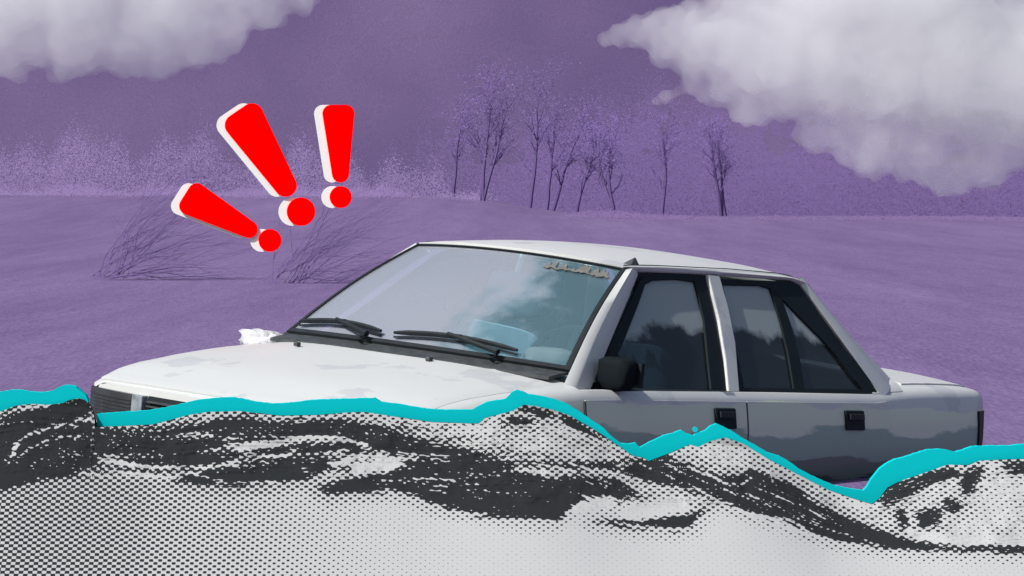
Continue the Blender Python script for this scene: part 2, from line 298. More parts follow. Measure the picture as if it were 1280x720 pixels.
def line_d(U, V, pts):
    d = np.full(U.shape, 1e9)
    for a, b in zip(pts[:-1], pts[1:]):
        a = np.array(a, float); e = np.array(b, float) - a; w = np.stack([U - a[0], V - a[1]], -1)
        t = np.clip((w @ e) / (e @ e + 1e-9), 0, 1); q = w - t[..., None] * e; d = np.minimum(d, np.hypot(q[..., 0], q[..., 1]))
    return d
def vnoise(U, V, seed, octs=4):                 # value noise on arrays
    out = np.zeros(U.shape); amp = 1.0; tot = 0
    for o in range(octs):
        g = np.random.default_rng(seed + o).random((256, 256)); x = U * 2 ** o; y = V * 2 ** o
        xi = np.floor(x).astype(int); yi = np.floor(y).astype(int); fx = x - xi; fy = y - yi; fx = fx * fx * (3 - 2 * fx); fy = fy * fy * (3 - 2 * fy)
        a = g[xi % 256, yi % 256]; b = g[(xi + 1) % 256, yi % 256]; c = g[xi % 256, (yi + 1) % 256]; d = g[(xi + 1) % 256, (yi + 1) % 256]
        out += amp * ((a * (1 - fx) + b * fx) * (1 - fy) + (c * (1 - fx) + d * fx) * fy); tot += amp; amp *= .5
    return out / tot
uu = np.concatenate([np.linspace(-5200, -920, 90), np.linspace(-900, -20, 110), np.arange(-18, 1300, 1.5), np.linspace(1302, 2200, 110), np.linspace(2220, 6500, 90)])
NT = 185
tt = np.linspace(0, 1, NT)
BOT = 790.0                                     # the face runs down past the lower edge of the photo
U = np.repeat(uu[:, None], NT, 1); C0 = np.array([crest(u) for u in uu])[:, None]
V = C0 + (BOT - C0) * tt[None, :]
csm = np.convolve(np.interp(np.arange(-5300, 6600, 1.0), cu, cv), np.ones(161) / 161, 'same'); csm = np.interp(uu, np.arange(-5300, 6600, 1.0), csm)[:, None]
depth = V - csm
flow = V - csm * np.clip(1 - depth / 150, 0, 1)  # lines that follow the crest near the top
n1 = vnoise(U / 60 + 40, flow / 7 + 10, 11); n2 = vnoise(U / 14 + 7, flow / 3.2, 31, 3); n3 = vnoise(U / 30, V / 25, 51)
Uw = U + (n3 - .5) * 14 + (n2 - .5) * 10; Vw = V + (n1 - .5) * 16 + (n2 - .5) * 5
base = np.interp(U, [0, 150, 300, 400, 480, 600, 1300], [.53, .50, .36, .20, .07, .005, .0])
upper = np.clip((np.interp(U, [0, 400, 640, 900, 1080, 1280], [600, 600, 640, 640, 688, 692]) - V) / 10, 0, 1)
base = base * (1 - upper) + np.maximum(base, .28 - .10 * np.clip((U - 1080) / 60, 0, 1)) * upper
base += (n3 - .5) * .22 * upper
sd = np.full(U.shape, -1e9)
for p in DARK: sd = np.maximum(sd, poly_sd(Uw, Vw, p))
dk = 1 / (1 + np.exp(-np.clip(sd / 1.6, -30, 30)))
tone = base * (1 - dk) + 1.38 * dk
n5 = vnoise(U / 42 + 60, flow / 1.9 + 20, 91, 2); outside = np.clip(np.maximum(-U, U - 1280) / 60, 0, 1)
streak = np.clip((n1 - .58) * 9, 0, 1) * upper
tone -= np.clip((n5 - .70) * 9, 0, 1) * upper * 1.3 * np.clip((n3 - .3) * 4, 0, 1)
tone -= streak * (.35 + .45 * (n2 > .5)) * np.clip((U + 0) / 50, .3, 1) * .8
dstreak = np.clip((.40 - vnoise(U / 45 + 90, flow / 4.5 + 3, 71)) * 9, 0, 1) * upper
tone += dstreak * (.55 * (1 - dk) * (sd > -16) * (1 - .8 * np.clip((U - 600) / 80, 0, 1)) + outside * .9) + np.clip((.30 - n5) * 9, 0, 1) * upper * .7 * (1 - .85 * np.clip((U - 600) / 80, 0, 1) * (1 - outside))
for pts, w, s in LIGHT:
    q = line_d(U + (n2 - .5) * 8, V + (n1 - .5) * 5, pts); tone -= s * np.clip(1.35 - q / w, 0, 1) * (.35 + 1.2 * n2)
halo = np.exp(-((sd + 9) / 7) ** 2) * .22 * (1 - upper * .3) * np.clip((U - 200) / 200, .0, 1); tone += halo
tone = np.clip(tone, .0, 1.3)
relief = ((n1 - .5) * .012 + (n3 - .5) * .03) * upper
YF = YC - .75 * np.clip((V - csm + 6) / (BOT - csm + 6), 0, 1) ** 1.15            # front face leans back
YF = YF - relief * np.minimum(1, tt[None, :] * 12)
ZF = CAM_H - YF * (V - HOR) / F_PX; XF = (U - 640) / F_PX * YC
XF = XF * (YF / YC * .0 + 1)
nu = len(uu)
verts = [(XF[i, j], YF[i, j], ZF[i, j]) for i in range(nu) for j in range(NT)]
faces = [(i * NT + j, i * NT + j + 1, (i + 1) * NT + j + 1, (i + 1) * NT + j) for i in range(nu - 1) for j in range(NT - 1)]
tvals = list(tone.ravel())
# back of the ridge down to the flood level, and the sheet running towards the viewer
def extra(rows, tv, edge, sg):
    k0 = len(verts)
    for r in rows: verts.extend(r)
    m = len(rows[0])
    for a in range(len(rows) - 1):
        for i in range(m - 1): faces.append((k0 + a * m + i, k0 + a * m + i + 1, k0 + (a + 1) * m + i + 1, k0 + (a + 1) * m + i))
    tvals.extend([tv] * (len(rows) * m))
    e0 = edge
    for a, r in enumerate(rows): pvv.extend([q + sg * abs(r[i][1] - rows[0][i][1]) for i, q in enumerate(e0)])
top = [(XF[i, 0], YF[i, 0], ZF[i, 0]) for i in range(nu)]
pvv = list(np.array([zpx(q) for q in V.ravel()]))
extra([[(x, y + .02 + .02 * k + .5 * (k / 5) ** 1.5, max(-.05, z * (1 - (k / 5) ** 2) - .05 * k / 5)) for x, y, z in top] for k in range(6)], .9, [zpx(q) for q in V[:, 0]], 1)
bot = [(XF[i, -1], YF[i, -1], ZF[i, -1]) for i in range(nu)]
extra([[(x, y - 30 * (k / 7) ** 2, z - .1 * min(1, k)) for x, y, z in bot] for k in range(8)], .15, [zpx(q) for q in V[:, -1]], -1)

def halftone():
    m = bpy.data.materials.new('halftone_wave'); m.use_nodes = True; nt = m.node_tree; b = nt.nodes['Principled BSDF']
    b.inputs['Roughness'].default_value = .9; b.inputs['Specular IOR Level'].default_value = 0
    def mth(op, a, c=None, d=None):
        n = nt.nodes.new('ShaderNodeMath'); n.operation = op
        for i, q in enumerate((a, c, d)):
            if q is None: continue
            if isinstance(q, (int, float)): n.inputs[i].default_value = q
            else: L(nt, q, n.inputs[i])
        return n.outputs[0]
    tc = nt.nodes.new('ShaderNodeTexCoord'); sx = nt.nodes.new('ShaderNodeSeparateXYZ'); L(nt, tc.outputs['Object'], sx.inputs[0])
    at_ = nt.nodes.new('ShaderNodeAttribute'); at_.attribute_name = 'tone'; at_.attribute_type = 'GEOMETRY'
    px = YC / F_PX; pv = nt.nodes.new('ShaderNodeAttribute'); pv.attribute_name = 'print_v'; pv.attribute_type = 'GEOMETRY'
    cx = mth('COSINE', mth('MULTIPLY', sx.outputs['X'], math.pi / (5.5 * px)))
    cz = mth('COSINE', mth('MULTIPLY', pv.outputs['Fac'], math.pi / (3.7 * px)))
    f = mth('MULTIPLY', mth('MULTIPLY', cx, cz), .5)
    nn = nt.nodes.new('ShaderNodeTexNoise'); nn.inputs['Scale'].default_value = 160; nn.inputs['Detail'].default_value = 2; L(nt, tc.outputs['Object'], nn.inputs['Vector'])
    nv = mth('MULTIPLY_ADD', nn.outputs[0], .16, -.08)
    s = mth('ADD', mth('ADD', at_.outputs['Fac'], f), nv)
    mr = nt.nodes.new('ShaderNodeMapRange'); mr.inputs[1].default_value = .44; mr.inputs[2].default_value = .56; L(nt, s, mr.inputs[0])
    mx = nt.nodes.new('ShaderNodeMixRGB'); mx.inputs[1].default_value = sc3(srgb('C8CACB'), KW); mx.inputs[2].default_value = sc3(srgb('333638'), KW)
    L(nt, mr.outputs[0], mx.inputs[0]); L(nt, mx.outputs[0], b.inputs['Base Color']); return m
KW = .51
wave = mesh_obj('water', verts, faces, halftone(), recalc=False, smooth=True)
for a_, t_ in ((wave.data.attributes.new('tone', 'FLOAT', 'POINT'), tvals), ): a_.data.foreach_set('value', np.array(t_, np.float32))
wave.data.attributes.new('print_v', 'FLOAT', 'POINT').data.foreach_set('value', np.array(pvv, np.float32))
tag(wave, kind='structure')

# ------------------------------------------------------------------ cyan ribbons along the crest
TOPM = [(120, 518), (150, 516), (180, 514), (200, 511), (215, 508), (235, 503), (250, 500), (270, 498), (289, 497), (302, 499), (314, 502), (339, 505), (361, 504), (385, 501), (404, 500), (430, 499), (468, 498), (476, 503), (500, 506), (530, 511), (554, 513), (590, 513), (600, 507), (609, 503), (620, 501), (632, 499), (640, 491), (646, 488), (653, 490), (660, 493), (671, 495), (680, 496), (691, 499), (706, 504), (725, 515), (740, 526), (755, 536), (766, 547), (777, 555), (786, 556), (795, 554), (800, 560), (815, 552), (830, 545), (842, 542), (852, 538), (859, 543), (867, 545), (874, 541), (882, 539), (889, 533), (896, 530), (905, 534), (915, 539), (930, 549), (945, 557), (960, 566), (975, 571), (988, 578), (1000, 587), (1015, 595), (1030, 602), (1045, 608), (1060, 611), (1072, 613), (1080, 614), (1085, 609), (1090, 600), (1100, 587), (1110, 580), (1120, 575), (1135, 571), (1150, 566), (1160, 563), (1172, 562), (1184, 563), (1195, 566), (1206, 563), (1216, 559), (1235, 558), (1260, 558), (1280, 556), (1500, 540), (1800, 580), (2200, 552), (2700, 500), (3300, 570), (3900, 490), (4500, 540), (5200, 480), (5900, 550), (6500, 500)]
TOPL = [(-5200, 516), (-4600, 478), (-4100, 556), (-3500, 498), (-3000, 536), (-2400, 478), (-1900, 546), (-1300, 488), (-900, 494), (-300, 480), (-100, 496), (-20, 492), (0, 490), (12, 488), (25, 488), (35, 490), (48, 491), (58, 490), (66, 488), (73, 484), (80, 482), (87, 482), (94, 484), (100, 489), (106, 494), (109, 500)]
def ribbon(top, label):
    mb = MB(); tu = [p[0] for p in top]; us = sorted(set(list(np.arange(tu[0], tu[-1], 4.0)) + tu))
    y0, y1 = YC + .012, YC + .06; n = len(us); vs = []; tv = np.interp(us, tu, [p[1] for p in top])
    for u, v in zip(us, tv):
        x = xpx(u); zt = zpx(v + (random.random() - .5) * .7); zb = zpx(max(crest(u), v + 1)) - .025
        if u < 112: zb = zpx(max(crest(u), v)) - .025
        if 112 < u < 121: zb = zpx(536)
        vs += [(x, y0, zt), (x, y0, zb), (x, y1, zt), (x, y1, zb)]
    fs = []
    for i in range(n - 1):
        a, b = 4 * i, 4 * i + 4
        fs += [(a, a + 1, b + 1, b), (a + 2, b + 2, b + 3, a + 3), (a, b, b + 2, a + 2), (a + 1, a + 3, b + 3, b + 1)]
    fs += [(0, 2, 3, 1), (4 * n - 4, 4 * n - 3, 4 * n - 1, 4 * n - 2)]
    mb.add(vs, fs); return tag(mb.build('crest_ribbon', M['cyan']), label, 'ribbon')
ribbon(TOPM, 'long bright cyan ribbon running along the wave crest below the whole car')
ribbon(TOPL, 'short bright cyan ribbon over the dark swell left of the headlight')
def disc(mb, c, r, y0, y1, n=20, sq=1):
    vs = [(c.x + r * math.cos(2 * math.pi * k / n), y, c.z + r * sq * math.sin(2 * math.pi * k / n)) for y in (y0, y1) for k in range(n)]
    mb.add(vs, [tuple(range(n)), tuple(range(2 * n - 1, n - 1, -1))] + [(k, k + n, (k + 1) % n + n, (k + 1) % n) for k in range(n)])
mb = MB(); disc(mb, at(869, 537, YC + .03), .008, YC + .03, YC + .05)
tag(mb.build('paint_drop', M['cyan']), 'tiny cyan drop just above the ribbon, left of the peak under the front door handle', 'drop')

# ------------------------------------------------------------------ the car
O = Vector((2, 0, .9))
RM = ((0.59780053225719, 0.7952817642622758, 0.10080396353766213), (0.0352587534503872, 0.09954035661623209, -0.9944086371858595), (0.800869117857684, -0.59801223468805, -0.03146463451654146))
TV = (0.12500032327957855, 0.28613918364921165, 15.588660536740655)
RMm = Matrix(RM); Tv = Vector(TV)
def c2w(X, Y, Z): return cam2world(RMm @ (Vector((X, Y, Z)) - O) + Tv)
def un(u, v, a, b):                              # pixel -> point of plane a.P=b in car coordinates (X back, Y left, Z up)
    d = RMm.transposed() @ Vector(((u - 640) / F_PX, (v - 360) / F_PX, 1)); o = O - RMm.transposed() @ Tv
    a = Vector(a); return o + d * ((b - a.dot(o)) / a.dot(d))
org = c2w(2, 0, 0); ax = [(c2w(3, 0, 0) - org), -(c2w(2, 1, 0) - org), (c2w(2, 0, 1) - org)]
car = empty('sedan_car'); car.matrix_world = Matrix(((ax[0].x, ax[1].x, ax[2].x, org.x), (ax[0].y, ax[1].y, ax[2].y, org.y), (ax[0].z, ax[1].z, ax[2].z, org.z), (0, 0, 0, 1)))
tag(car, 'silver-white four-door sedan half sunk in purple floodwater behind the wave', 'car')
def l(X, Y, Z): return (X - 2, -Y, Z)            # car coordinates -> local of the empty
class CB(MB):                                    # mesh builder in car coordinates
    def build(s, name, m, parent=car, **k):
        return mesh_obj(name, [l(*v) for v in s.v], s.f, m, parent, **k)
itp = lambda x, xs, ys_: float(np.interp(x, xs, ys_))
def WT(X): return itp(X, [.08, .14, .3, .6, 1.2, 2, 3, 3.6, 4.05, 4.16, 4.24], [.66, .715, .745, .77, .785, .79, .785, .765, .735, .72, .68])
def ZS(X): return itp(X, [.08, .14, .2, .28, .4, .6, .8, 1.0, 1.2, 1.4, 3.2, 3.4, 3.7, 4.0, 4.14, 4.24], [.705, .718, .730, .748, .77, .798, .822, .842, .858, .862, .872, .885, .895, .895, .888, .84])
def ZC(X): return itp(X, [.08, .14, .2, .28, .4, .6, .8, 1.0, 1.2, 1.4, 3.3, 3.55, 3.8, 4.05, 4.14, 4.24], [.722, .742, .758, .78, .81, .845, .875, .905, .935, .90, .92, .958, .952, .94, .925, .85])
def plan(X, Y):                                  # nose and tail rounded in plan
    f = max(0, 1 - (X - .08) / .7); r = max(0, (X - 3.8) / .44)
    return X + .06 * ss(X, 3.4, 4.24) + .11 * f * f * (abs(Y) / .7) ** 2.2 - .07 * r * r * (abs(Y) / .7) ** 2.4
def bulge(Z, zs): return itp(Z, [.15, .3, .45, .60, .66, .74, zs - .03, zs], [-.05, -.01, .012, .022, .032, .026, .006, -.012])
def sideY(X, Z): return WT(X) + bulge(Z, ZS(X)) * (1 if .3 < X < 4.1 else .5)
WH = [(.78, .21), (3.14, .21)]                   # wheel centres
def zbot(X):
    z = .20
    for xw, r in WH:
        if abs(X - xw) < .31: z = max(z, .21 + math.sqrt(.31 ** 2 - (X - xw) ** 2))
    return z
xs = sorted(set([.08, .10, .14, .2, .28, .4] + list(np.round(np.arange(.42, 1.16, .03), 3)) + [1.2, 1.25] + list(np.round(np.arange(1.3, 2.78, .1), 3)) + list(np.round(np.arange(2.79, 3.5, .03), 3)) + [3.55, 3.65, 3.8, 3.95, 4.05, 4.10, 4.14, 4.18, 4.22, 4.24]))
def topsec(X):
    zs, zc, w = ZS(X), ZC(X), WT(X)
    return [(Y, zc + (zs + .012 - zc) * (Y / (w - .05)) ** 2.6) for Y in (0, .15, .3, .42, .52, .60, w - .10, w - .05)]
def sidesec(X):
    zs, zb = ZS(X), zbot(X); w = WT(X)
    base_ = [(w - .022, zs + .004)] + [(sideY(X, z), z) for z in (zs - .012, zs - .03, min(.74, zs - .036), min(.70, zs - .042), .655)]
    lo = [.655 + (zb - .655) * k / 5 for k in range(1, 6)]
    return base_ + [(sideY(X, z), z) for z in lo]
mb = CB()
for sgn in (1, -1):
    # flanks run the whole length, bonnet deck and boot deck only outside the cabin
    mb.grid([[(plan(X, y), sgn * y, z) for y, z in sidesec(X)] for X in xs])
    for lo_, hi_ in ((0, 1.22), (3.44, 9)):
        mb.grid([[(plan(X, y), sgn * y, z) for y, z in topsec(X) + [(WT(X) - .022, ZS(X) + .004)]] for X in xs if lo_ <= X <= hi_])
    # top edge strip beside the cabin
    mb.grid([[(X, sgn * y, z) for y, z in ((WT(X) - .022, ZS(X) + .004), (WT(X) - .06, ZS(X) + .003), (WT(X) - .075, ZS(X) - .02), (WT(X) - .09, .35))] for X in xs if 1.19 <= X <= 3.5])
for X in (xs[0], xs[-1]):                        # nose and tail faces
    w_ = WT(X) - .022; rows = []
    for q in np.linspace(-1, 1, 25):
        y = abs(q) * w_; zt = itp(y, [t_[0] for t_ in topsec(X)] + [w_], [t_[1] for t_ in topsec(X)] + [ZS(X) + .004]); row = []
        for k in (0, .12, .25, .5, .75, 1):
            z = zt + (.20 - zt) * k; yy = y if k == 0 else abs(q) * sideY(X, min(z, ZS(X))); row.append((plan(X, yy), math.copysign(yy, q), z))
        rows.append(row)
    mb.grid(rows)
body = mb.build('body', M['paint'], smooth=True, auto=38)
mb = CB(); mb.slab([[(X, Y, .36) for Y in (-.62, .62)] for X in (1.25, 2, 3, 3.42)], lambda p: (p[0], p[1], p[2] - .03)); mb.build('floor_pan', M['inner'])
mb = CB(); mb.slab([[(1.24, Y, z) for Y in (-.70, .70)] for z in (.36, .90)], lambda p: (p[0] + .02, p[1], p[2])); mb.build('bulkhead', M['inner'])
mb = CB(); mb.slab([[(3.42, Y, z) for Y in (-.70, .70)] for z in (.36, .90)], lambda p: (p[0] + .02, p[1], p[2])); mb.build('bulkhead', M['inner'])

# bonnet: its own panel, proud of the deck, with two pressed lines
def hoodz(X, Y):
    zs, zc, w = ZS(X), ZC(X), WT(X); a = abs(Y)
    z = zc + (zs + .012 - zc) * (a / (w - .05)) ** 2.6 + .007
    z += .004 * math.exp(-((a - (.36 + .10 * X)) / .012) ** 2) * ss(X, .3, .6)
    return z
hx = [.105, .12, .14, .17, .2, .24, .28, .34, .4, .5, .6, .7, .8, .9, 1.0, 1.1]
hy = [-1, -.97, -.9, -.8] + list(np.linspace(-.74, .74, 39)) + [.8, .9, .97, 1]
def hp(X, s):
    Y = s * (WT(X) - .075 + .045 * (1 - ss(X, .25, .6))); Xe = X + (.10 * s * s * .9 if X > .95 else 0) * ((X - .95) / .15 if X > .95 else 1)
    z = hoodz(X, Y) - (.006 if abs(s) > .99 else 0)
    return (plan(Xe, Y) if X < .95 else Xe + .0, Y, z)
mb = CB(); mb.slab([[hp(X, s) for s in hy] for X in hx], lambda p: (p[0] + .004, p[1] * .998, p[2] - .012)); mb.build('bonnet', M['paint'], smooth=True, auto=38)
# boot lid
mb = CB(); mb.slab([[(plan(X, s * (WT(X) - .09)), s * (WT(X) - .09), topsec(X)[0][1] + (ZS(X) + .012 - ZC(X)) * (abs(s) * (WT(X) - .09) / (WT(X) - .05)) ** 2.6 + .006) for s in np.linspace(-1, 1, 21)] for X in (3.56, 3.65, 3.8, 3.95, 4.05, 4.12, 4.18)], lambda p: (p[0], p[1], p[2] - .01)); mb.build('boot_lid', M['paint'], smooth=True, auto=38)

# windscreen
def WB(s): return Vector((1.105 + .135 * s * s, .675 * s, .938 - .014 * s * s))
def WTp(s): return Vector((1.715 + .065 * s * s, .500 * s, 1.325 - .022 * s * s))
def wsp(s, t):
    p = WB(s).lerp(WTp(s), t); p += Vector((-.5, 0, .85)) * (.022 * math.sin(math.pi * t)); return p
S = np.linspace(-.985, .985, 25); T = np.linspace(.035, .97, 13)
mb = CB(); mb.slab([[wsp(s, t) for s in S] for t in T], lambda p: (p[0] + .003, p[1], p[2] - .005)); mb.build('windscreen', M['ws_glass'], smooth=True, auto=40)
mb = CB()
def seal(fr, outer, inner, nrm):
    m_ = len(outer); mb.slab([[Vector(outer[i]) + nrm, Vector(inner[i]) + nrm] for i in range(m_)], lambda p: Vector(p) - nrm * 2)
ring_o = [(s, 0) for s in np.linspace(-1, 1, 20)] + [(1, t) for t in np.linspace(.08, 1, 12)] + [(s, 1) for s in np.linspace(.92, -1, 20)] + [(-1, t) for t in np.linspace(.92, 0, 12)]
nr = Vector((-.5, 0, .85)) * .006
seal('x', [wsp(s * 1.0, t) for s, t in ring_o], [wsp(s * .972, .028 + t * .95) for s, t in ring_o], nr); mb.build('windscreen_seal', M['black'])

M['sticker'] = mat('faded_sunstrip', (.10, .10, .092), .8, var=.3, vscale=20)
mb = CB(); rr_ = random.Random(4); ts = np.linspace(.42, .93, 30)
mb.slab([[wsp(q, tt_) + Vector((-.5, 0, .85)) * .004 for q, tt_ in zip(ts, [.855 + (0 if j else rr_.uniform(-.012, .012)) + j * (.012 + .085 * rr_.random() ** 1.5) for _ in ts])] for j in (0, 1)], lambda p: (p[0] - .001, p[1], p[2] + .001)); mb.build('faded_sun_strip', M['sticker'])
# side plane of the greenhouse
SA, SBc = (0.0351341, -0.88539319, -0.46351322), -0.9597478091048621
def sp(u, v): return un(u, v, SA, SBc)
def sideplane(pts, off=.0, th=.02, mirror=1):    # polygon of photo pixels on the near side plane, extruded inward
    nrm = -Vector(SA).normalized(); P_ = [sp(u, v) + nrm * off for u, v in pts]; Q = [p - nrm * th for p in P_]; n = len(P_)
    if mirror < 0: P_ = [Vector((p.x, -p.y, p.z)) for p in P_]; Q = [Vector((p.x, -p.y, p.z)) for p in Q]
    return P_ + Q, [tuple(range(n)), tuple(range(2 * n - 1, n - 1, -1))] + [(k, k + n, (k + 1) % n + n, (k + 1) % n) for k in range(n)]
def strip_frame(outer, inner, off, th, mirror):  # ring between two outlines of equal count
    nrm = -Vector(SA).normalized(); n = len(outer); A_ = [sp(*p) + nrm * off for p in outer]; B_ = [sp(*p) + nrm * off for p in inner]; C_ = [p - nrm * th for p in A_]; D_ = [p - nrm * th for p in B_]
    vs = A_ + B_ + C_ + D_
    if mirror < 0: vs = [Vector((p.x, -p.y, p.z)) for p in vs]
    fs = []
    for k in range(n):
        j = (k + 1) % n; fs += [(k, j, n + j, n + k), (2 * n + k, 3 * n + k, 3 * n + j, 2 * n + j), (k, 2 * n + k, 2 * n + j, j), (n + k, n + j, 3 * n + j, 3 * n + k)]
    return vs, fs
WF_O = [(739, 496), (740, 478), (764, 430), (790, 372), (800, 350), (806, 344), (820, 340), (850, 341), (881, 345), (893, 400), (903, 452), (909, 491)]
WF_I = [(752, 487), (756, 476), (778, 430), (797, 382), (802, 368), (806, 356), (818, 350), (845, 349), (868, 352), (880, 400), (885, 450), (889, 487)]
WR_O = [(896, 349), (930, 350), (955, 351), (985, 352), (998, 357), (1026, 395), (1055, 436), (1080, 468), (1095, 488), (1096, 496), (1000, 495), (921, 491)]
WR_I = [(903, 356), (930, 356), (950, 357), (964, 361), (975, 371), (1003, 400), (1028, 425), (1048, 448), (1068, 475), (1078, 487), (1000, 486), (930, 485)]
RG = [(903, 356), (950, 357), (962, 360), (975, 396), (986, 436), (994, 486), (930, 485), (918, 420)]
QG = [(976, 372), (1003, 400), (1028, 425), (1048, 448), (1068, 475), (1078, 487), (1006, 486), (997, 440), (988, 400)]
FG = WF_I
def door_panel(x0, x1, slant0=0, slant1=0, side=1, top=-.028):
    cols_ = np.linspace(0, 1, 13); P_ = []
    for k in np.linspace(0, 1, 12):
        row = []
        for c in cols_:
            X = x0 + (x1 - x0) * c; z = (ZS(X) + top) * (1 - k) + (.22 if zbot(X) < .25 else zbot(X) + .03) * k
            X2 = X
            row.append((X2, side * (sideY(X2, z) + .005), z))
        P_.append(row)
    return P_
for side in (1, -1):
    # A pillar: rounded bar between windscreen and front window
    mb = CB(); rows = []
    for t in np.linspace(-.22, .985, 14):
        w = wsp(1.0, t); q = Vector((1.335, .705, .855)).lerp(Vector((1.862, .500, 1.290)), t); nrm_o = Vector((-.35, .75, .5)).normalized()
        mid = (w + q) / 2 + nrm_o * .022; inn = (w + q) / 2 - nrm_o * .03
        ring = [w + nrm_o * .004, w.lerp(mid, .6) + nrm_o * .012, mid, q.lerp(mid, .6) + nrm_o * .008, q + nrm_o * .002, inn]
        rows.append([(p.x, side * p.y, p.z) for p in ring] + [(ring[0].x, side * ring[0].y, ring[0].z)])
    mb.grid(rows); mb.build('windscreen_pillar', M['paint'], smooth=True, auto=50)
    # doors
    for nm, x0, x1, frame_o, frame_i, gl in (('front_door', 1.19, 2.235, WF_O, WF_I, [FG]), ('rear_door', 2.245, 3.285, WR_O, WR_I, [RG, QG])):
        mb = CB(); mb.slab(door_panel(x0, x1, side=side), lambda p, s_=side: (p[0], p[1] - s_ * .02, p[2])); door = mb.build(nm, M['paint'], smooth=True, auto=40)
        mb = CB(); mb.add(*strip_frame(frame_o, frame_i, .002, .022, side))
        if nm == 'rear_door':
            nrm = -Vector(SA).normalized(); mb.add(*sideplane([(962, 358), (976, 370), (990, 410), (999, 445), (1006, 488), (993, 488), (985, 440), (975, 400)], .001, .02, side))
        if nm == 'front_door': mb.add(*sideplane([(741, 490), (748, 465), (762, 438), (774, 446), (795, 470), (806, 490)], .004, .02, side))
        mb.build('window_frame', M['trim'], door)
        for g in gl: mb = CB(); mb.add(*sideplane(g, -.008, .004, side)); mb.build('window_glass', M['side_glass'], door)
        # recessed handle: dark cup with a flap
        hx0, hx1 = ((2.008, 2.148) if nm == 'front_door' else (2.94, 3.085))
        mb = CB(); zz = (.736, .814)
        mb.slab([[(x, side * (sideY(x, z) + .016), z) for x in np.linspace(hx0, hx1, 4)] for z in np.linspace(zz[0], zz[1], 4)], lambda p, s_=side: (p[0], p[1] - s_ * .012, p[2])); h = mb.build('handle', M['trim'], door); bevel(h, .006)
        mb = CB(); mb.slab([[(x, side * (sideY(x, z) + .027), z) for x in (hx0 + .018, hx1 - .018)] for z in (.778, .802)], lambda p, s_=side: (p[0], p[1] - s_ * .008, p[2])); bevel(mb.build('pull_flap', M['black'], h), .003)
        # belt moulding
        mb = CB(); xm0, xm1 = (1.40, 2.235) if nm == 'front_door' else (2.245, 3.25)
        mb.slab([[(X, side * yy, z) for X in np.linspace(xm0, xm1, 8)] for yy, z in ((.722, .872), (.765, .868), (.776, .850))], lambda p, s_=side: (p[0], p[1] - s_ * .01, p[2] - .006)); mb.build('belt_moulding', M['trim'], door)
    # B pillar cover, C pillar, roof rail
    mb = CB(); mb.add(*sideplane([(882, 344), (897, 346), (908, 385), (917, 430), (922, 493), (908, 493), (904, 450), (896, 400)], .012, .03, side)); bevel(mb.build('centre_pillar', M['paint']), .006, 3)
    # C pillar: from the black frame round to the rear window
    mb = CB(); rows = []
    for t in np.linspace(0, 1.07, 11):
        a_ = sp(996, 350).lerp(sp(1096, 488), t); a_ += Vector((0, .004, 0))
        b_ = Vector((2.995, .480, 1.306)).lerp(Vector((3.46, .635, .955)), t); b_.x -= .02 * math.sin(math.pi * t)
        m1_ = a_.lerp(b_, .45) + Vector((.01, .020, .015)); m2_ = a_.lerp(b_, .8) + Vector((.02, .012, .014)); inn = a_.lerp(b_, .5) - Vector((.02, .05, .02))
        rows.append([(p.x, side * p.y, p.z) for p in (a_, a_.lerp(m1_, .5) + Vector((0, .008, .004)), m1_, m2_, b_, inn, a_)])
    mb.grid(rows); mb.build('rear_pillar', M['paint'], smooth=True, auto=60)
    # quarter filler between pillar foot and deck
    mb = CB(); mb.grid([[(X, side * y, z) for y, z in ((WT(X) - .02, ZS(X) + .004), (WT(X) - .05, ZS(X) + .035), (.64, ZC(X) - .004 + (.0 if X > 3.5 else .01)), (.58, ZC(X) - .002))] for X in (3.22, 3.3, 3.4, 3.46)]); mb.build('quarter_shoulder', M['paint'], smooth=True)
for side in (1, -1):                             # dark rubber in the shut lines
    for X0 in (1.1865, 2.240):
        mb = CB(); mb.slab([[(X0 + dx, side * (sideY(X0, z) + .0058), z) for dx in (-.0045, .0045)] for z in np.linspace(.25, ZS(X0) - .03, 12)], lambda p, s_=side: (p[0], p[1] - s_ * .02, p[2])); mb.build('door_gasket', M['cowl'])
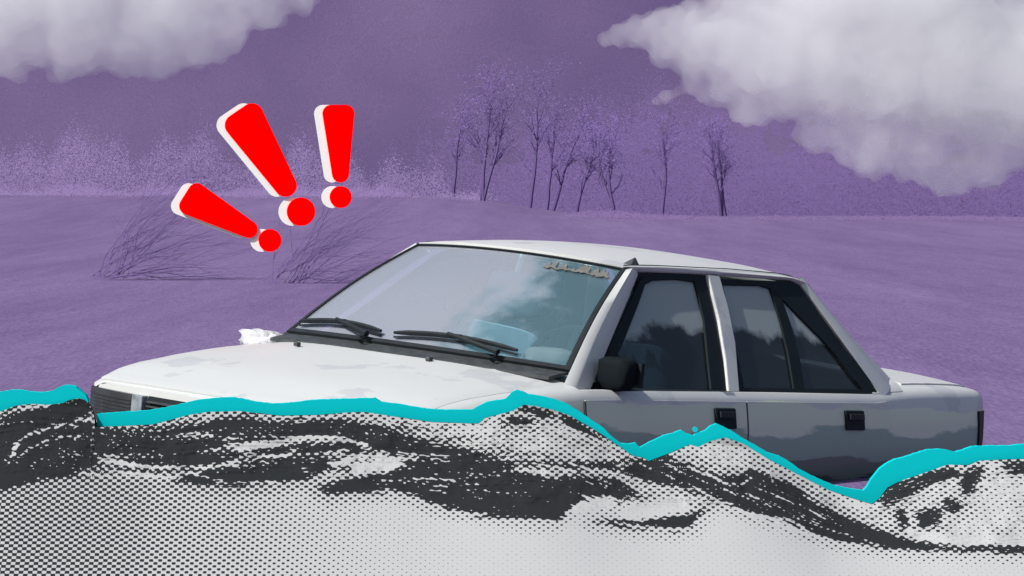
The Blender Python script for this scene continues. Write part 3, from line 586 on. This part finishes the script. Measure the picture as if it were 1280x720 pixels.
# roof
def roof_front(s): return WTp(s).x - .012
def roofp(s, t):
    X = roof_front(s) * (1 - t) + (3.02 - .02 * s * s) * t
    crown = .048 * (1 - abs(s) ** 2.4) * (.45 + .55 * math.sin(math.pi * min(1, .12 + t * .9)))
    ze = itp(X, [1.7, 1.8, 2.0, 2.5, 2.85, 2.97, 3.03], [1.303, 1.312, 1.318, 1.325, 1.322, 1.312, 1.290])
    hw = itp(X, [1.7, 1.9, 2.5, 2.9, 3.03], [.497, .490, .500, .508, .495])
    return Vector((X, s * hw, ze + crown))
SS_ = list(np.linspace(-1, 1, 29)); TT_ = list(np.linspace(0, 1, 24))
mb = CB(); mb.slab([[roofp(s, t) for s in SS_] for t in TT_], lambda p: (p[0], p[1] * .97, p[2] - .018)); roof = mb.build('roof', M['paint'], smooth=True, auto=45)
for side in (1, -1):
    mb = CB(); rows = []
    for t in np.linspace(.03, 1.0, 24):
        p = roofp(1, t); X = p.x; zl = itp(X, [1.78, 1.86, 2.3, 2.9, 3.03], [1.290, 1.293, 1.302, 1.302, 1.27]); yl = 1.0839 + .0397 * X - .5235 * zl + .004
        rows.append([(X, side * y, z) for y, z in ((p.y - .012, p.z + .001), (p.y + .004, p.z - .002), (yl + .006, (p.z + zl) / 2 + .002), (yl, zl), (yl - .02, zl - .002), (p.y - .03, p.z - .02))])
    mb.grid(rows); mb.build('roof_rail', M['paint'], roof, smooth=True, auto=60)
    mb = CB(); mb.tube([Vector((roofp(1, t).x, side * (roofp(1, t).y - .016), roofp(1, t).z + .003)) for t in np.linspace(.02, 1, 20)], .0035, 5); mb.build('drip_channel', M['cowl'], roof)
# rear window
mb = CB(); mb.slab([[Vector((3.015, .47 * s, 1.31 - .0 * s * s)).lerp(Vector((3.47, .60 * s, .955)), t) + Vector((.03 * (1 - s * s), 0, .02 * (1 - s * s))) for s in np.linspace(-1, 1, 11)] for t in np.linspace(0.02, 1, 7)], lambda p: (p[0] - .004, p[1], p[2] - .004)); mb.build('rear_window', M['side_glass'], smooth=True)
# aerial foot
b0 = un(790, 327, (0, 0, 1), 1.335)
mb = CB(); mb.add([(b0.x - .025, b0.y - .022, b0.z - .01), (b0.x + .03, b0.y - .022, b0.z - .01), (b0.x + .03, b0.y + .015, b0.z - .012), (b0.x - .025, b0.y + .015, b0.z - .012), (b0.x + .018, b0.y - .003, b0.z + .016), (b0.x + .026, b0.y - .003, b0.z + .015)], [(0, 1, 2, 3), (0, 4, 5, 1), (1, 5, 2), (2, 5, 4, 3), (3, 4, 0)]); mb.build('aerial_foot', M['cowl'])

# nose: headlights, indicator, grille, bumper
def nose(Y, z, d=0): return (plan(.08, Y) - d, Y, z)
for side in (1, -1):
    mb = CB(); ysl = np.linspace(.40, .70, 8)
    mb.slab([[nose(side * y, z, .03 - .035 * ((y - .40) / .3) ** 3) for y in ysl] for z in (.585, .61, .65, .698)], lambda p: (p[0] + .04, p[1], p[2])); hl = mb.build('headlight', M['lamp_dark'], smooth=True, auto=30)
    for k in range(7):
        z = .598 + .013 * k; mb = CB() if k == 0 else mb; mb.tube([nose(side * y, z, .034 - .035 * ((y - .40) / .3) ** 3) for y in ysl], .0016, 4)
    mb.build('lens_rib', M['lamp_dark'], hl)
    mb = CB(); mb.slab([[(plan(X, sideY(X, z)), side * (sideY(X, z) + .003), z) for X in (.085, .11, .15, .20)] for z in (.60, .63, .665)], lambda p, s_=side: (p[0], p[1] - s_ * .03, p[2])); mb.build('corner_lamp', M['lamp_dark'], smooth=True, auto=30)
    mb = CB(); mb.slab([[nose(side * y, z, .034) for y in (.335, .37, .395)] for z in (.59, .64, .70)], lambda p: (p[0] + .04, p[1], p[2])); o = mb.build('sidelight', M['lamp_clear']); bevel(o, .004)
mb = CB(); mb.slab([[nose(y, z, .004) for y in np.linspace(-.33, .33, 12)] for z in (.59, .70)], lambda p: (p[0] + .04, p[1], p[2])); gr = mb.build('grille', M['black'])
mb = CB()
for k in range(6): mb.slab([[nose(y, z, .022) for y in np.linspace(-.325, .325, 12)] for z in (.595 + .0165 * k, .601 + .0165 * k)], lambda p: (p[0] + .02, p[1], p[2]))
mb.build('grille_bar', M['cowl'], gr)
mb = CB(); mb.slab([[nose(y, z, dd) for y in np.linspace(-.70, .70, 21)] for z, dd in ((.39, .06), (.42, .10), (.50, .11), (.545, .07))], lambda p: (p[0] + .08, p[1], p[2])); bevel(mb.build('bumper', M['trim'], smooth=True, auto=40), .01)
mb = CB(); mb.slab([[(plan(4.24, y) + dd, y, z) for y in np.linspace(-.70, .70, 21)] for z, dd in ((.39, .05), (.42, .08), (.50, .09), (.56, .05))], lambda p: (p[0] - .08, p[1], p[2])); bevel(mb.build('bumper', M['trim'], smooth=True, auto=40), .01)
for side in (1, -1):                             # tail lamps wrap round the corner
    mb = CB(); pts = [(4.07, .0), (4.12, .0), (4.17, .0), (4.21, .0), (4.238, .0)]
    mb.slab([[(plan(X, sideY(X, z)) + (.0), side * (sideY(X, z) + .006), z) for X, _ in pts] for z in (.62, .70, .76, .815)], lambda p, s_=side: (p[0] - .0, p[1] - s_ * .02, p[2])); tl = mb.build('tail_light', M['tail'], smooth=True, auto=30)
    mb = CB(); mb.slab([[(plan(4.24, y) + .012, side * y, z) for y in np.linspace(.36, .665, 7)] for z in (.62, .70, .80)], lambda p: (p[0] - .03, p[1], p[2])); mb.build('rear_lens', M['tail'], tl)
# cowl, wipers, nozzles
mb = CB(); mb.slab([[Vector((WB(s).x - dx, s * .665, WB(s).z - dz)) for s in np.linspace(-1, 1, 25)] for dx, dz in ((.11, .024), (.06, .014), (-.01, .004))], lambda p: (p[0], p[1], p[2] - .012)); mb.build('cowl_panel', M['cowl'])
for s0, s1, piv in ((-.93, -.20, -.25), (-.10, .70, .62)):
    mb = CB(); up = Vector((-.5, 0, .85)) * .022
    pts = [wsp(s0 + (s1 - s0) * k, .06 + .035 * math.sin(math.pi * k)) + up for k in np.linspace(0, 1, 10)]
    mb.tube(pts, [.006] + [.010] * 8 + [.006], 6); mb.tube([p - Vector((.0, 0, .016)) for p in pts], .005, 4); wp = mb.build('wiper', M['black'])
    mb = CB(); mb.tube([WB(piv) + Vector((-.05, 0, .0)), WB(piv) + Vector((-.02, 0, .03)), pts[4] + up * .4, pts[5] + up * .3], [.014, .012, .008, .006], 6); mb.build('wiper_arm', M['black'], wp)
for u_, v_ in ((371, 434), (536, 453)):
    p = un(u_, v_, (-.17, 0, 1), .735)
    mb = CB(); mb.box((p.x, p.y, p.z + .012), (.012, .010, .008)); bevel(mb.build('washer_jet', M['cowl']), .004)
# door mirrors
def lump(c, r, seed, amp, m, name, parent=car, nseg=24, ex=.72):
    bm = bmesh.new(); bmesh.ops.create_uvsphere(bm, u_segments=nseg, v_segments=nseg // 2, radius=1)
    vs = []
    for v in bm.verts:
        q = v.co; n_ = noise.noise(q * 2.2 + Vector((seed, 0, 0))) + .5 * noise.noise(q * 5 + Vector((0, seed, 0))); e = lambda a: math.copysign(abs(a) ** ex, a)
        vs.append((c[0] + e(q.x) * r[0] * (1 + amp * n_), c[1] + e(q.y) * r[1] * (1 + amp * n_), c[2] + e(q.z) * r[2] * (1 + amp * n_)))
    fs = [tuple(v.index for v in f.verts) for f in bm.faces]; bm.free(); b = CB(); b.add(vs, fs); return b.build(name, m, parent, smooth=True)
M['white_wrap'] = mat('white_mirror_shell', (.40, .41, .43), .7, var=.3, vscale=14, bump=1, bscale=14)
far = un(330, 427, (1, 0, 0), 1.32); near = un(777, 466, (1, 0, 0), 1.42)
mr_ = lump((1.32, far.y - .01, far.z - .004), (.06, .095, .045), 3, .42, M['white_wrap'], 'door_mirror')
b = CB(); b.slab([[(1.372, far.y + yy, far.z + zz) for yy in (-.07, .07)] for zz in (-.03, .03)], lambda p: (p[0] - .01, p[1], p[2])); b.build('mirror_glass', M['rim'], mr_)
b = CB(); b.tube([(1.33, far.y + .05, far.z - .01), (1.38, -.715, .885)], .02, 6); b.build('mirror_arm', M['black'], mr_)
M['mirror'] = mat('matt_black_mirror', (.004, .007, .009), .8, spec=.08)
mr_ = lump((1.42, near.y - .02, near.z - .005), (.05, .07, .060), 8, .10, M['mirror'], 'door_mirror', ex=.5)
b = CB(); b.slab([[(1.478, near.y + yy, near.z + zz) for yy in (-.06, .06)] for zz in (-.04, .04)], lambda p: (p[0] - .02, p[1], p[2])); b.build('mirror_glass', M['trim'], mr_)
b = CB(); b.tube([(1.44, near.y - .05, near.z - .02), (1.46, .70, .90)], .022, 6); b.build('mirror_arm', M['black'], mr_)
# wheels
for xw, zw in WH:
    for side in (1, -1):
        def ringpt(r, y, n=40): return [(xw + r * math.cos(2 * math.pi * k / n), side * y, zw + r * math.sin(2 * math.pi * k / n)) for k in range(n + 1)]
        mb = CB(); mb.grid([ringpt(.18, .73), ringpt(.24, .745), ringpt(.28, .735), ringpt(.29, .70), ringpt(.29, .60), ringpt(.27, .57), ringpt(.18, .57)]); ty = mb.build('wheel', M['tyre'], smooth=True, auto=40)
        mb = CB(); mb.grid([ringpt(.18, .73), ringpt(.165, .725), ringpt(.15, .70), ringpt(.06, .715), ringpt(.002, .72)]); mb.build('rim', M['rim'], ty, smooth=True, auto=40)
# inside
mb = CB(); mb.slab([[(X, Y, z) for Y in np.linspace(-.68, .68, 9)] for X, z in ((1.26, .90), (1.42, .915), (1.52, .89), (1.56, .80), (1.50, .60))], lambda p: (p[0] - .02, p[1], p[2] - .03)); bevel(mb.build('dashboard', M['seat']), .01)
M['bin'] = mat('instrument_hood', (.22, .21, .19), .9)
p = un(688, 446, (1, 0, 0), 1.40); lump((p.x, p.y, p.z), (.06, .10, .035), 2, .08, M['bin'], 'instrument_hood')
def seat(Y, X=2.10):
    o = lump((X, Y, .70), (.10, .225, .34), 5, .02, M['seat'], 'seat', nseg=32, ex=.42); lump((X - .25, Y, .46), (.28, .24, .09), 6, .02, M['seat'], 'seat_cushion', o)
    lump((X + .03, Y, 1.13), (.05, .13, .07), 7, .02, M['headrest'], 'headrest', o, 24, .5)
    b = CB(); [b.tube([(X + .02, Y + k, 1.0), (X + .03, Y + k, 1.14)], .008, 5) for k in (-.05, .05)]; b.build('headrest_post', M['cowl'], o)
seat(.34); seat(-.27)
o = lump((3.05, 0, .72), (.14, .60, .30), 9, .02, M['seat'], 'rear_bench')
mb = CB(); cx_, cy_, cz_ = 1.62, .36, .90; rx = Matrix.Rotation(R(-62), 3, 'Y')
mb.tube([Vector((cx_, cy_, cz_)) + rx @ Vector((.18 * math.cos(a), .18 * math.sin(a), 0)) for a in np.linspace(0, 2 * math.pi, 29)], .014, 6); sw = mb.build('steering_wheel', M['black'])
mb = CB()
for a in (0, 2.1, 4.2): mb.tube([Vector((cx_, cy_, cz_)), Vector((cx_, cy_, cz_)) + rx @ Vector((.18 * math.cos(a), .18 * math.sin(a), 0))], .016, 5)
mb.build('spoke', M['black'], sw)
p = un(642, 358, (1, 0, 0), 1.66)
M['mirror_back'] = mat('mirror_back', (.03, .08, .10), .9)
mvr = lump((p.x, p.y, p.z), (.025, .11, .055), 4, .05, M['mirror_back'], 'rear_view_mirror', ex=.5)
b = CB(); b.tube([(p.x, p.y, p.z + .02), (1.70, p.y, 1.31)], .012, 6); b.build('mirror_stem', M['seat'], mvr)

# ------------------------------------------------------------------ exclamation marks
YM = 19.0
def hull(circs, n=24):
    pts = [(u + r * math.cos(2 * math.pi * k / n), v + r * math.sin(2 * math.pi * k / n)) for u, v, r in circs for k in range(n)]
    pts = sorted(set(pts))
    def half(ps):
        h = []
        for p_ in ps:
            while len(h) > 1 and (h[-1][0] - h[-2][0]) * (p_[1] - h[-2][1]) - (h[-1][1] - h[-2][1]) * (p_[0] - h[-2][0]) <= 0: h.pop()
            h.append(p_)
        return h
    return half(pts)[:-1] + half(pts[::-1])[:-1]
def plate(circs, du, y0, y1, name, m, parent):
    H = [at(u + du, v, YM) for u, v in hull(circs)]; n = len(H); b0_ = parent_world(parent)
    vs = [Vector((p.x, y, p.z)) - b0_ for y in (y0, y1) for p in H]
    return mesh_obj(name, vs, [tuple(range(n)), tuple(range(2 * n - 1, n - 1, -1))] + [(k, k + n, (k + 1) % n + n, (k + 1) % n) for k in range(n)], m, parent)
def parent_world(o):
    v = Vector((0, 0, 0))
    while o is not None: v = v + o.location; o = o.parent
    return v
for stroke, dot, label in (
    ([(246, 240, 11), (235, 257.5, 11), (311, 286.5, 11)], [(337.4, 300.5, 14.3)], 'lowest red exclamation mark, lying almost flat, leftmost above the bonnet'),
    ([(315, 143, 14), (295, 156.5, 14), (357, 232, 14)], [(376.2, 264.6, 17.8)], 'biggest red exclamation mark, leaning left, middle of the three'),
    ([(414, 142, 11), (432, 142, 11), (425.6, 217.5, 10.6)], [(425.8, 246.3, 13.8)], 'narrow upright red exclamation mark, rightmost of the three')):
    base_ = at(dot[0][0], dot[0][1] + dot[0][2], YM); e = empty('exclamation_mark', base_)
    tag(e, label, 'exclamation mark', 'red exclamation marks with white backing above the bonnet')
    s_ = plate(stroke, 0, YM - .004, YM + .008, 'stroke', M['red'], e); plate(stroke, -10.6, YM + .0085, YM + .04, 'white_backing', M['offwhite'], s_)
    d_ = plate(dot, 0, YM - .004, YM + .008, 'dot', M['red'], e); plate(dot, -10.6, YM + .0085, YM + .04, 'white_backing', M['offwhite'], d_)

# ------------------------------------------------------------------ clouds
def cloud_mat():
    m = bpy.data.materials.new('cloud_vapour'); m.use_nodes = True; nt = m.node_tree; nt.nodes.clear()
    out = nt.nodes.new('ShaderNodeOutputMaterial'); v = nt.nodes.new('ShaderNodeVolumePrincipled')
    v.inputs['Color'].default_value = (.925, .945, .935, 1); v.inputs['Density'].default_value = .24; v.inputs['Anisotropy'].default_value = .0
    L(nt, v.outputs[0], out.inputs['Volume']); return m
CM = cloud_mat()
YCL = 200.0
def cloud(puffs, label, seed):
    pxm = YCL / F_PX; bm = bmesh.new(); rnd = random.Random(seed)
    allp = []
    for u, v, r in puffs:
        allp.append((u, v, r, 0))
        for k in range(5):
            a = rnd.random() * 6.28; rr = r * rnd.uniform(.25, .5); d = r * .8; allp.append((u + d * math.cos(a), v + d * math.sin(a) * .8, rr, rnd.uniform(-.5, .5) * r))
    for u, v, r, dy in allp:
        p = at(u, v + (8 if seed == 9 else 0), YCL); p.y += dy * pxm
        ret = bmesh.ops.create_icosphere(bm, subdivisions=3, radius=r * pxm, matrix=Matrix.Translation(p - at(puffs[0][0], puffs[0][1], YCL)))
    me = bpy.data.meshes.new('tmp'); bm.to_mesh(me); bm.free(); o = bpy.data.objects.new('tmp', me); COL.objects.link(o)
    rm = o.modifiers.new('r', 'REMESH'); rm.mode = 'VOXEL'; rm.voxel_size = 5.0 * pxm
    s = o.modifiers.new('s', 'SMOOTH'); s.iterations = 4
    dg = bpy.context.evaluated_depsgraph_get(); dg.update(); ev = o.evaluated_get(dg); me2 = bpy.data.meshes.new_from_object(ev)
    bpy.data.objects.remove(o)
    bm = bmesh.new(); bm.from_mesh(me2); bm.normal_update()
    for v in bm.verts:
        q = v.co * .42; n_ = noise.noise(q + Vector((seed, 0, 0))) + .6 * noise.noise(q * 2.3) + .5 * noise.noise(q * 4.3)
        v.co += v.normal * n_ * 13 * pxm
    bm.to_mesh(me2); bm.free(); me2.name = 'cloud'; me2.materials.clear(); me2.materials.append(CM)
    o = bpy.data.objects.new('cloud', me2); COL.objects.link(o); o.location = at(puffs[0][0], puffs[0][1], YCL); me2.shade_smooth()
    tag(o, label, 'cloud'); return o
cloud([(1120, 70, 95), (758, 48, 9), (775, 47, 13), (800, 46, 22), (840, 42, 38), (880, 52, 48), (930, 60, 62), (990, 58, 75), (1050, 70, 85), (1200, 80, 105), (1270, 90, 105), (1340, 80, 90), (1024, 160, 30), (1060, 160, 40), (1100, 172, 46), (1150, 184, 50), (1190, 207, 42), (1230, 190, 50), (1275, 172, 48), (900, 112, 26), (935, 126, 30), (980, 118, 34), (833, 121, 9), (818, 128, 7), (850, 114, 9), (870, 98, 18), (1050, 0, 90), (1150, -20, 100), (940, 10, 50)], 'large soft grey-white cloud across the upper right, above the car roof', 3)
cloud([(100, 25, 62), (0, 45, 42), (40, 30, 48), (84, 76, 24), (150, 42, 48), (200, 48, 44), (242, 48, 38), (282, 18, 38), (330, -4, 32), (375, -16, 28), (200, -10, 70), (90, -30, 80), (0, -20, 80), (18, 72, 20), (-60, 40, 55), (-130, 10, 60), (300, -40, 50)], 'soft grey cloud in the upper left corner, above the exclamation marks', 9)

# ------------------------------------------------------------------ vegetation (all in the purple of the place)
def branchy(mb, p, d, ln, r, depth, rnd, lean, leaves=None):
    pts = [p]; rr = [r]; n = 4
    for k in range(n):
        d = (d + Vector((rnd.gauss(0, .12), rnd.gauss(0, .12), rnd.gauss(0, .08))) + lean * .10).normalized(); pts.append(pts[-1] + d * ln / n); rr.append(r * (1 - .55 * (k + 1) / n))
    mb.tube(pts, rr, 4 if depth > 1 else 3)
    if depth <= 0:
        if leaves is not None: leaves += pts[2:]
        return
    for k in range(rnd.randint(3, 4)):
        i = rnd.randint(1, n); ang = Vector((rnd.gauss(0, .45), rnd.gauss(0, .45), rnd.gauss(0.1, .3)))
        branchy(mb, pts[i], (d + ang).normalized(), ln * rnd.uniform(.55, .8), rr[i] * .7, depth - 1, rnd, lean, leaves)
def leafset(mb, pts, size, rnd, per=2, spread=1.0):
    for p in pts:
        for _ in range(per):
            c = Vector(p) + Vector((rnd.gauss(0, spread), rnd.gauss(0, spread), rnd.gauss(0, spread))); a = Vector((rnd.gauss(0, 1), rnd.gauss(0, 1), rnd.gauss(0, 1))).normalized(); b = a.orthogonal().normalized()
            s = size * rnd.uniform(.5, 1.3); mb.add([c - a * s, c + b * s * .5, c + a * s, c - b * s * .5], [(0, 1, 2, 3)])
def leafmat(name, c):
    m = bpy.data.materials.new(name); m.use_nodes = True; nt = m.node_tree; nt.nodes.clear(); out = nt.nodes.new('ShaderNodeOutputMaterial')
    a = nt.nodes.new('ShaderNodeBsdfDiffuse'); b = nt.nodes.new('ShaderNodeBsdfTranslucent'); mx = nt.nodes.new('ShaderNodeMixShader'); mx.inputs[0].default_value = .5
    for q in (a, b): q.inputs[0].default_value = c
    L(nt, a.outputs[0], mx.inputs[1]); L(nt, b.outputs[0], mx.inputs[2]); L(nt, mx.outputs[0], out.inputs[0]); return m
LM_L = leafmat('pale_purple_leaves', sc3(LT, .96)); LM_D = leafmat('dark_purple_leaves', sc3(DK, 1.15)); LM_M = leafmat('mid_purple_leaves', sc3(MD, .92)); LM_T = leafmat('twiggy_crown', sc3(DK, 1.7)); LM_B = leafmat('pale_bark', sc3(DK, 1.35))
def tree(u, v, y, h, seed, label, lean=Vector((0, 0, .3)), stems=2):
    rnd = random.Random(seed); base_ = at(u, v, y); base_.z = ground_z(base_.x, y) - .05
    e = empty('bare_tree', base_); tag(e, label, 'tree', 'bare trees on the far bank')
    tr, cr = MB(), MB(); lv = []
    for k in range(stems):
        d = Vector((rnd.gauss(0, .16), rnd.gauss(0, .1), 1)).normalized(); pts = [Vector((rnd.gauss(0, .1), 0, 0))]; rr = [.10]
        for i in range(6):
            d = (d + Vector((rnd.gauss(0, .07), rnd.gauss(0, .07), .02))).normalized(); pts.append(pts[-1] + d * h * .13); rr.append(.10 * (1 - .12 * (i + 1)))
        tr.tube(pts, rr, 6)
        for i in (2, 3, 3, 4, 4, 5, 5, 6, 6, 6): branchy(cr, pts[i], (d + Vector((rnd.gauss(0, .5), rnd.gauss(0, .4), .2))).normalized(), h * .22, rr[i] * .55, 2, rnd, lean, lv)
    leafset(cr, lv, .045, rnd, 2, .2)
    tr.build('trunk', LM_B, e, recalc=False); cr.build('crown', LM_T, e, recalc=False)
for i, (u, v, y, h, lb) in enumerate(((566, 250, 185, 4.2, 'thin bare tree, leftmost of the row on the far bank above the roof'), (602, 250, 180, 5.4, 'bare twin-stemmed tree second from the left on the far bank'), (652, 252, 175, 5.6, 'tall bare tree above the middle of the car roof'), (690, 258, 178, 4.6, 'bare tree fourth from the left in the row above the roof'), (716, 262, 172, 3.6, 'short bare tree fifth from the left in the row, left of the pale reed mound'), (768, 268, 176, 4.0, 'faint bare tree just right of the pale reed mound, above the roof aerial'), (826, 271, 182, 4.4, 'faint bare tree second from the right in the row, left of the cloud bottom'), (905, 272, 188, 4.2, 'faint bare tree at the right end of the row, under the white cloud lobe'))):
    tree(u, v, y, h, 20 + i, lb, stems=1 + i % 2 + (i == 1))
def bush(u, v, y, label, seed, lean, n, ln, name='bare_bush'):
    rnd = random.Random(seed); b_ = at(u, v, y); e = empty(name, b_); tag(e, label, 'bush', 'leafless bushes on the flooded meadow'); st, cr = MB(), MB(); lv = []
    for k in range(n):
        a = rnd.uniform(.05, 1.45); d = Vector((math.cos(a) * (1 if lean.x >= 0 else -1), rnd.gauss(0, .25), math.sin(a))).normalized(); p0 = Vector((rnd.gauss(.05, .16), rnd.gauss(0, .12), 0))
        pts = [p0]; rr = [.007]; dd = d.copy()
        for i in range(5): dd = (dd + Vector((rnd.gauss(0, .15) + lean.x * .13, rnd.gauss(0, .12), rnd.gauss(0, .13) + lean.z * .1))).normalized(); pts.append(pts[-1] + dd * ln / 5 * rnd.uniform(.7, 1.2)); rr.append(.008 * (1 - .16 * (i + 1)))
        st.tube(pts, rr, 4)
        for i in (1, 2, 3, 4, 5): branchy(cr, pts[i], (dd + Vector((rnd.gauss(0, .3), rnd.gauss(0, .3), rnd.gauss(0, .3)))).normalized(), ln * .32, rr[i] * .5, 1, rnd, lean, lv)
    st.build('stem', M['twig'], e, recalc=False); cr.build('twigs', M['twig'], e, recalc=False)
bush(132, 348, 62, 'arching leafless bush spreading right, under the lowest exclamation mark', 5, Vector((1, 0, -.05)), 34, 2.3)
bush(348, 362, 60, 'leafless bush arching right behind the far windscreen pillar', 6, Vector((1, 0, .1)), 28, 2.1)
def clump(name, label, us, vfun, y, n, size, m, seed, dy=12, cat='wood', keep=0.0, jit=0, fade=None):
    g = np.random.default_rng(seed); u = g.uniform(*us, n); tb = np.array([vfun(q) for q in u]); v = tb[:, 1] - (tb[:, 1] - tb[:, 0] + g.normal(0, 1, n) * jit + (vnoise(u / 14 + 50, u * 0 + 3, 5, 4) - .5) * jit * 1.5) * g.random(n) ** 1.1
    if keep:
        nz = vnoise(u / 26 + 300, v / 22 + 300, seed * 7, 4); ok = nz > keep * np.clip((245 - v) / 40, 0, 1); u, v = u[ok], v[ok]; n = len(u)
    if fade: ok = g.random(n) < np.clip((u - fade[0]) / (fade[1] - fade[0]), 0, 1); u, v = u[ok], v[ok]; n = len(u)
    yy = y + g.normal(0, dy, n); x = (u - 640) / F_PX * yy; z = CAM_H - yy * (v - HOR) / F_PX
    c = np.stack([x, yy, z], 1); nn_ = np.array(to_sun)[None, :] + np.array([0, -.5, 0])[None, :] + g.normal(0, .28, (n, 3)); a = np.cross(nn_, g.normal(size=(n, 3))); a /= np.linalg.norm(a, axis=1)[:, None]; b = np.cross(nn_, a); b /= np.linalg.norm(b, axis=1)[:, None]
    s_ = size * g.uniform(.5, 1.4, (n, 1)); vs = np.stack([c - a * s_, c + b * s_ * .55, c + a * s_, c - b * s_ * .55], 1).reshape(-1, 3)
    me = bpy.data.meshes.new(name); me.vertices.add(4 * n); me.vertices.foreach_set('co', vs.ravel()); me.loops.add(4 * n); me.loops.foreach_set('vertex_index', np.arange(4 * n)); me.polygons.add(n); me.polygons.foreach_set('loop_start', np.arange(n) * 4); me.update(calc_edges=True); me.materials.append(m)
    o = bpy.data.objects.new(name, me); COL.objects.link(o); tag(o, label, cat, kind='stuff'); return o
def left_top(u): return 188 + 14 * math.sin(u * .045) + 10 * math.sin(u * .11 + 1) + .04 * u + 30 * ss(u, 430, 620), 268 + 34 * ((u * .618) % 1) ** 2
clump('woodland', 'pale purple leafy wood on the far bank behind the exclamation marks', (-200, 660), left_top, 210, 210000, .042, LM_L, 1, dy=10, jit=13, fade=(640, 330))
def right_top(u): return 150 + 14 * math.sin(u * .021) + 8 * math.sin(u * .09), 277
clump('woodland', 'dark purple wood along the horizon right of the bare trees', (520, 1500), right_top, 260, 260000, .052, LM_D, 2, dy=16, keep=.33, jit=22, fade=(500, 760))
clump('reeds', 'pale purple reed tufts along the far water edge left of the large cloud', (700, 1400), lambda u: (272.5 + .8 * math.sin(u * .05) - 9 * math.exp(-((u - 760) / 55) ** 2), 279), 150, 22000, .04, LM_M, 3, 5, 'reeds', jit=1.5)
clump('grass', 'pale purple grass fringe along the crest of the left bank, under the pale wood', (-300, 600), lambda u: (238 + 4 * math.sin(u * .05) + 10 * ss(u, 420, 600), 256 + 10 * ss(u, 420, 600)), 178, 60000, .04, LM_L, 8, 5, 'grass', jit=4)
